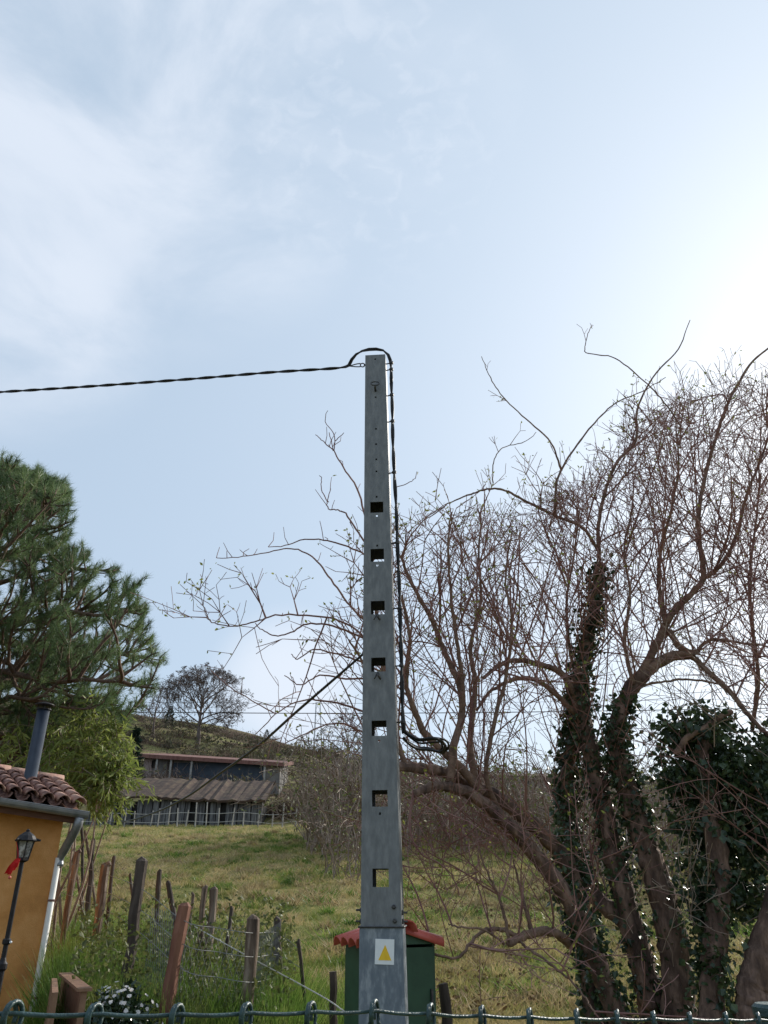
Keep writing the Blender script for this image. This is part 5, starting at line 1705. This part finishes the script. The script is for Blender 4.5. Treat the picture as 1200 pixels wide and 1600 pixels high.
# boards by the house corner
bb = np.array(at(108, 1560, 8.6)); bb[2] = 0.0
bx_ = thing('board_planter', 'brown boards nailed into an open box by the house corner', 'planter', bb)
ztp = at(100, 1533, 8.6)[2]
p1, p2, p3 = at(84, 1535, 8.9), at(100, 1532, 9.2), at(127, 1582, 7.7)
for a, b in ((p1, at(80, 1590, 7.6)), (p2, p3)):
    a = np.array(a); b = np.array(b); a[2] = b[2] = ztp
    dv = unitv(b - a)
    sd2 = np.array([-dv[1], dv[0], 0])
    m_ = MB()
    m_.box((a + b) / 2 * np.array([1, 1, 0]) + np.array([0, 0, ztp / 2 - 0.05]), (np.linalg.norm(b - a), 0.05, ztp + 0.1), np.stack([dv, sd2, [0, 0, 1]], 1))
    m_.build('board', M['board'], bx_)
m_ = MB()
a = np.array(p2); b = np.array(p3); a[2] = b[2] = ztp
dv = unitv(b - a); sd2 = np.array([-dv[1], dv[0], 0])
m_.box((a + b) / 2 + np.array([0, 0, 0.012]), (np.linalg.norm(b - a) + 0.05, 0.12, 0.024), np.stack([dv, sd2, [0, 0, 1]], 1))
m_.build('top_board', M['board'], bx_)

# flowering shrub
fs = np.array(at(185, 1585, 8.0)); fs[2] = 0.0
cam_s = thing('flowering_shrub', 'dark glossy shrub dotted with small white flowers', 'shrub', fs)
lf = MB()
n = 2600
d = rng.normal(size=(n, 3)); d /= np.linalg.norm(d, axis=1, keepdims=True)
cc = np.array(at(185, 1610, 8.0))
ext = np.array([0.36, 0.34, 0.34])
p = cc + d * (rng.uniform(0.3, 1, n) ** 0.5)[:, None] * ext * (0.85 + 0.2 * np.sin(d[:, :1] * 9 + d[:, 2:] * 7))
l = rng.uniform(0.045, 0.075, n)
lf.leaves(p, d * 0.5 + rng.normal(size=(n, 3)) * 0.6, l, l * 0.5, 0.15)
lf.build('foliage', M['camellia'], cam_s)
st = MB()
for _ in range(9):
    e = cc + rnd3(0.15)
    st.tube(smooth_path([fs + rnd3(0.04), (fs + e) / 2 + rnd3(0.05), e], 3), np.linspace(0.018, 0.006, 7), 5)
st.build('stems', M['bramble'], cam_s)
for k in range(34):
    dd = unitv(np.array([rng.normal(), -abs(rng.normal()) - 0.2, abs(rng.normal()) * 1.3 + 0.25]))
    c0 = cc + dd * ext * rng.uniform(0.95, 1.1)
    fl = MB()
    npet = 6
    s1 = unitv(np.cross(dd, [0.3, 0.2, 0.9])); s2 = np.cross(dd, s1)
    for q in range(npet):
        a = q * 2 * math.pi / npet
        out = s1 * math.cos(a) + s2 * math.sin(a)
        sidev = np.cross(dd, out)
        r_ = rng.uniform(0.016, 0.024)
        fl.add(np.array([c0, c0 + out * r_ * 0.6 + sidev * r_ * 0.45 + dd * 0.006, c0 + out * r_ + dd * 0.002, c0 + out * r_ * 0.6 - sidev * r_ * 0.45 + dd * 0.006]), [[0, 1, 2, 3]])
    fl.build('flower', M['petal'], cam_s)

# ------------------------------------------------------------------ grass
def blades(mb, x, y, h, w, lean=0.5):
    z = ground(x, y)
    b = np.stack([x, y, z - 0.02], 1)
    tip = b + np.stack([rng.normal(size=len(x)) * lean * h, rng.normal(size=len(x)) * lean * h, h * rng.uniform(0.6, 1.0, len(x)) + 0.02], 1)
    mb.tris(b, tip, w)
g1 = MB()
x, y = in_view(26000, 10.0, 15, 1.0, 0.60)
blades(g1, x, y, rng.uniform(0.06, 0.20, len(x)), 0.012, 0.6)
x, y = in_view(90000, 10.0, 24, 1.3, 0.60)
blades(g1, x, y, rng.uniform(0.04, 0.13, len(x)), 0.012, 0.8)
x, y = in_view(90000, 22, 46, 1.0, 0.60)
blades(g1, x, y, rng.uniform(0.05, 0.16, len(x)), 0.03, 0.9)
# tussocks
tx_, ty_ = in_view(900, 10.5, 44, 1.0, 0.58)
k = 40
x = np.repeat(tx_, k) + rng.normal(size=900 * k) * 0.09
y = np.repeat(ty_, k) + rng.normal(size=900 * k) * 0.09
blades(g1, x, y, rng.uniform(0.10, 0.30, len(x)), 0.016, 0.5)
g5, g6 = MB(), MB()
for gm_, nt_, hh_ in ((g5, 520, 0.22), (g6, 700, 0.26)):
    tx_, ty_ = in_view(nt_, 10.8, 40, 1.3, 0.58)
    k = 70
    sp_ = np.repeat(rng.uniform(0.06, 0.22, nt_), k)
    x = np.repeat(tx_, k) + rng.normal(size=nt_ * k) * sp_
    y = np.repeat(ty_, k) + rng.normal(size=nt_ * k) * sp_
    blades(gm_, x, y, rng.uniform(0.08, hh_, len(x)), 0.016 + 0.0006 * y, 0.7)
o = g5.build('green_tussocks', M['lush']); o['kind'] = 'stuff'; o['label'] = 'fresh green tufts scattered over the field'
o = g6.build('straw_tussocks', M['straw']); o['kind'] = 'stuff'; o['label'] = 'dry straw coloured tufts scattered over the field'
o = g1.build('field_grass', M['grass']); o['kind'] = 'stuff'; o['label'] = 'short dry winter grass on the sloping field'
lit = MB()
n = 9000
y = rng.uniform(10.2, 22, n); pxx = rng.uniform(640, 1300, n); x = (pxx - 600) / F * y * 0.88
keep = np.sin(x * 1.7 + 0.5 * y) * np.sin(y * 1.3 - x) + rng.normal(size=n) * 0.4 > 0.05
x, y = x[keep], y[keep]; n = len(x)
l = rng.uniform(0.04, 0.10, n)
lit.leaves(np.stack([x, y, ground(x, y) + rng.uniform(0.01, 0.09, n)], 1), rng.normal(size=(n, 3)) * np.array([1, 1, 0.35]), l, l * 0.6, 0.15)
o = lit.build('leaf_litter', M['litter']); o['kind'] = 'stuff'; o['label'] = 'brown fallen leaves lying under the bare trees'
# lush weeds round the garden fence
g2 = MB()
def weeds(px0, px1, Y0, Y1, n, h0, h1):
    y = rng.uniform(Y0, Y1, n)
    pxx = rng.uniform(px0, px1, n)
    x = (pxx - 600) / F * y * 0.86
    blades(g2, x, y, rng.uniform(h0, h1, n), 0.014, 0.28)
weeds(108, 470, 8.2, 11.0, 26000, 0.35, 0.85)
weeds(100, 330, 10.5, 14.5, 20000, 0.3, 0.85)
weeds(92, 140, 9.8, 11.5, 4000, 0.4, 0.9)
weeds(400, 560, 9.5, 11.5, 4000, 0.15, 0.45)
o = g2.build('lush_weeds', M['lush']); o['kind'] = 'stuff'; o['label'] = 'tall green weeds along the garden fence'
g3 = MB()
n = 9000
y = rng.uniform(8.4, 13.0, n); pxx = rng.uniform(115, 460, n); x = (pxx - 600) / F * y * 0.87
zz = ground(x, y) + rng.uniform(0.1, 1.15, n) * (0.5 + 0.5 * np.sin(x * 5 + y * 3) ** 2)
l = rng.uniform(0.04, 0.09, n)
g3.leaves(np.stack([x, y, zz], 1), rng.normal(size=(n, 3)), l, l * 0.55, 0.1)
o = g3.build('weed_leaves', M['bramble_leaf']); o['kind'] = 'stuff'; o['label'] = 'leafy weeds climbing through the garden fence'
g4 = MB()
clump = np.array(at(100, 1520, 9.4)); n = 420
b = np.array([clump[0], clump[1], 0.25]) + rng.normal(size=(n, 3)) * np.array([0.12, 0.12, 0.02])
dirs = rng.normal(size=(n, 3)) * np.array([0.45, 0.45, 0.0]) + np.array([0, 0, 1.0])
g4.tris(b, b + dirs * rng.uniform(0.3, 0.62, n)[:, None], 0.016)
o = g4.build('grass_clump', M['lush'], loc=(clump[0], clump[1], 0)); tag(o, 'bright green clump of long grass blades beside the house downpipe', 'grass clump')
print('objects', len(bpy.data.objects), 'tris', sum(len(m.polygons) for m in bpy.data.meshes))
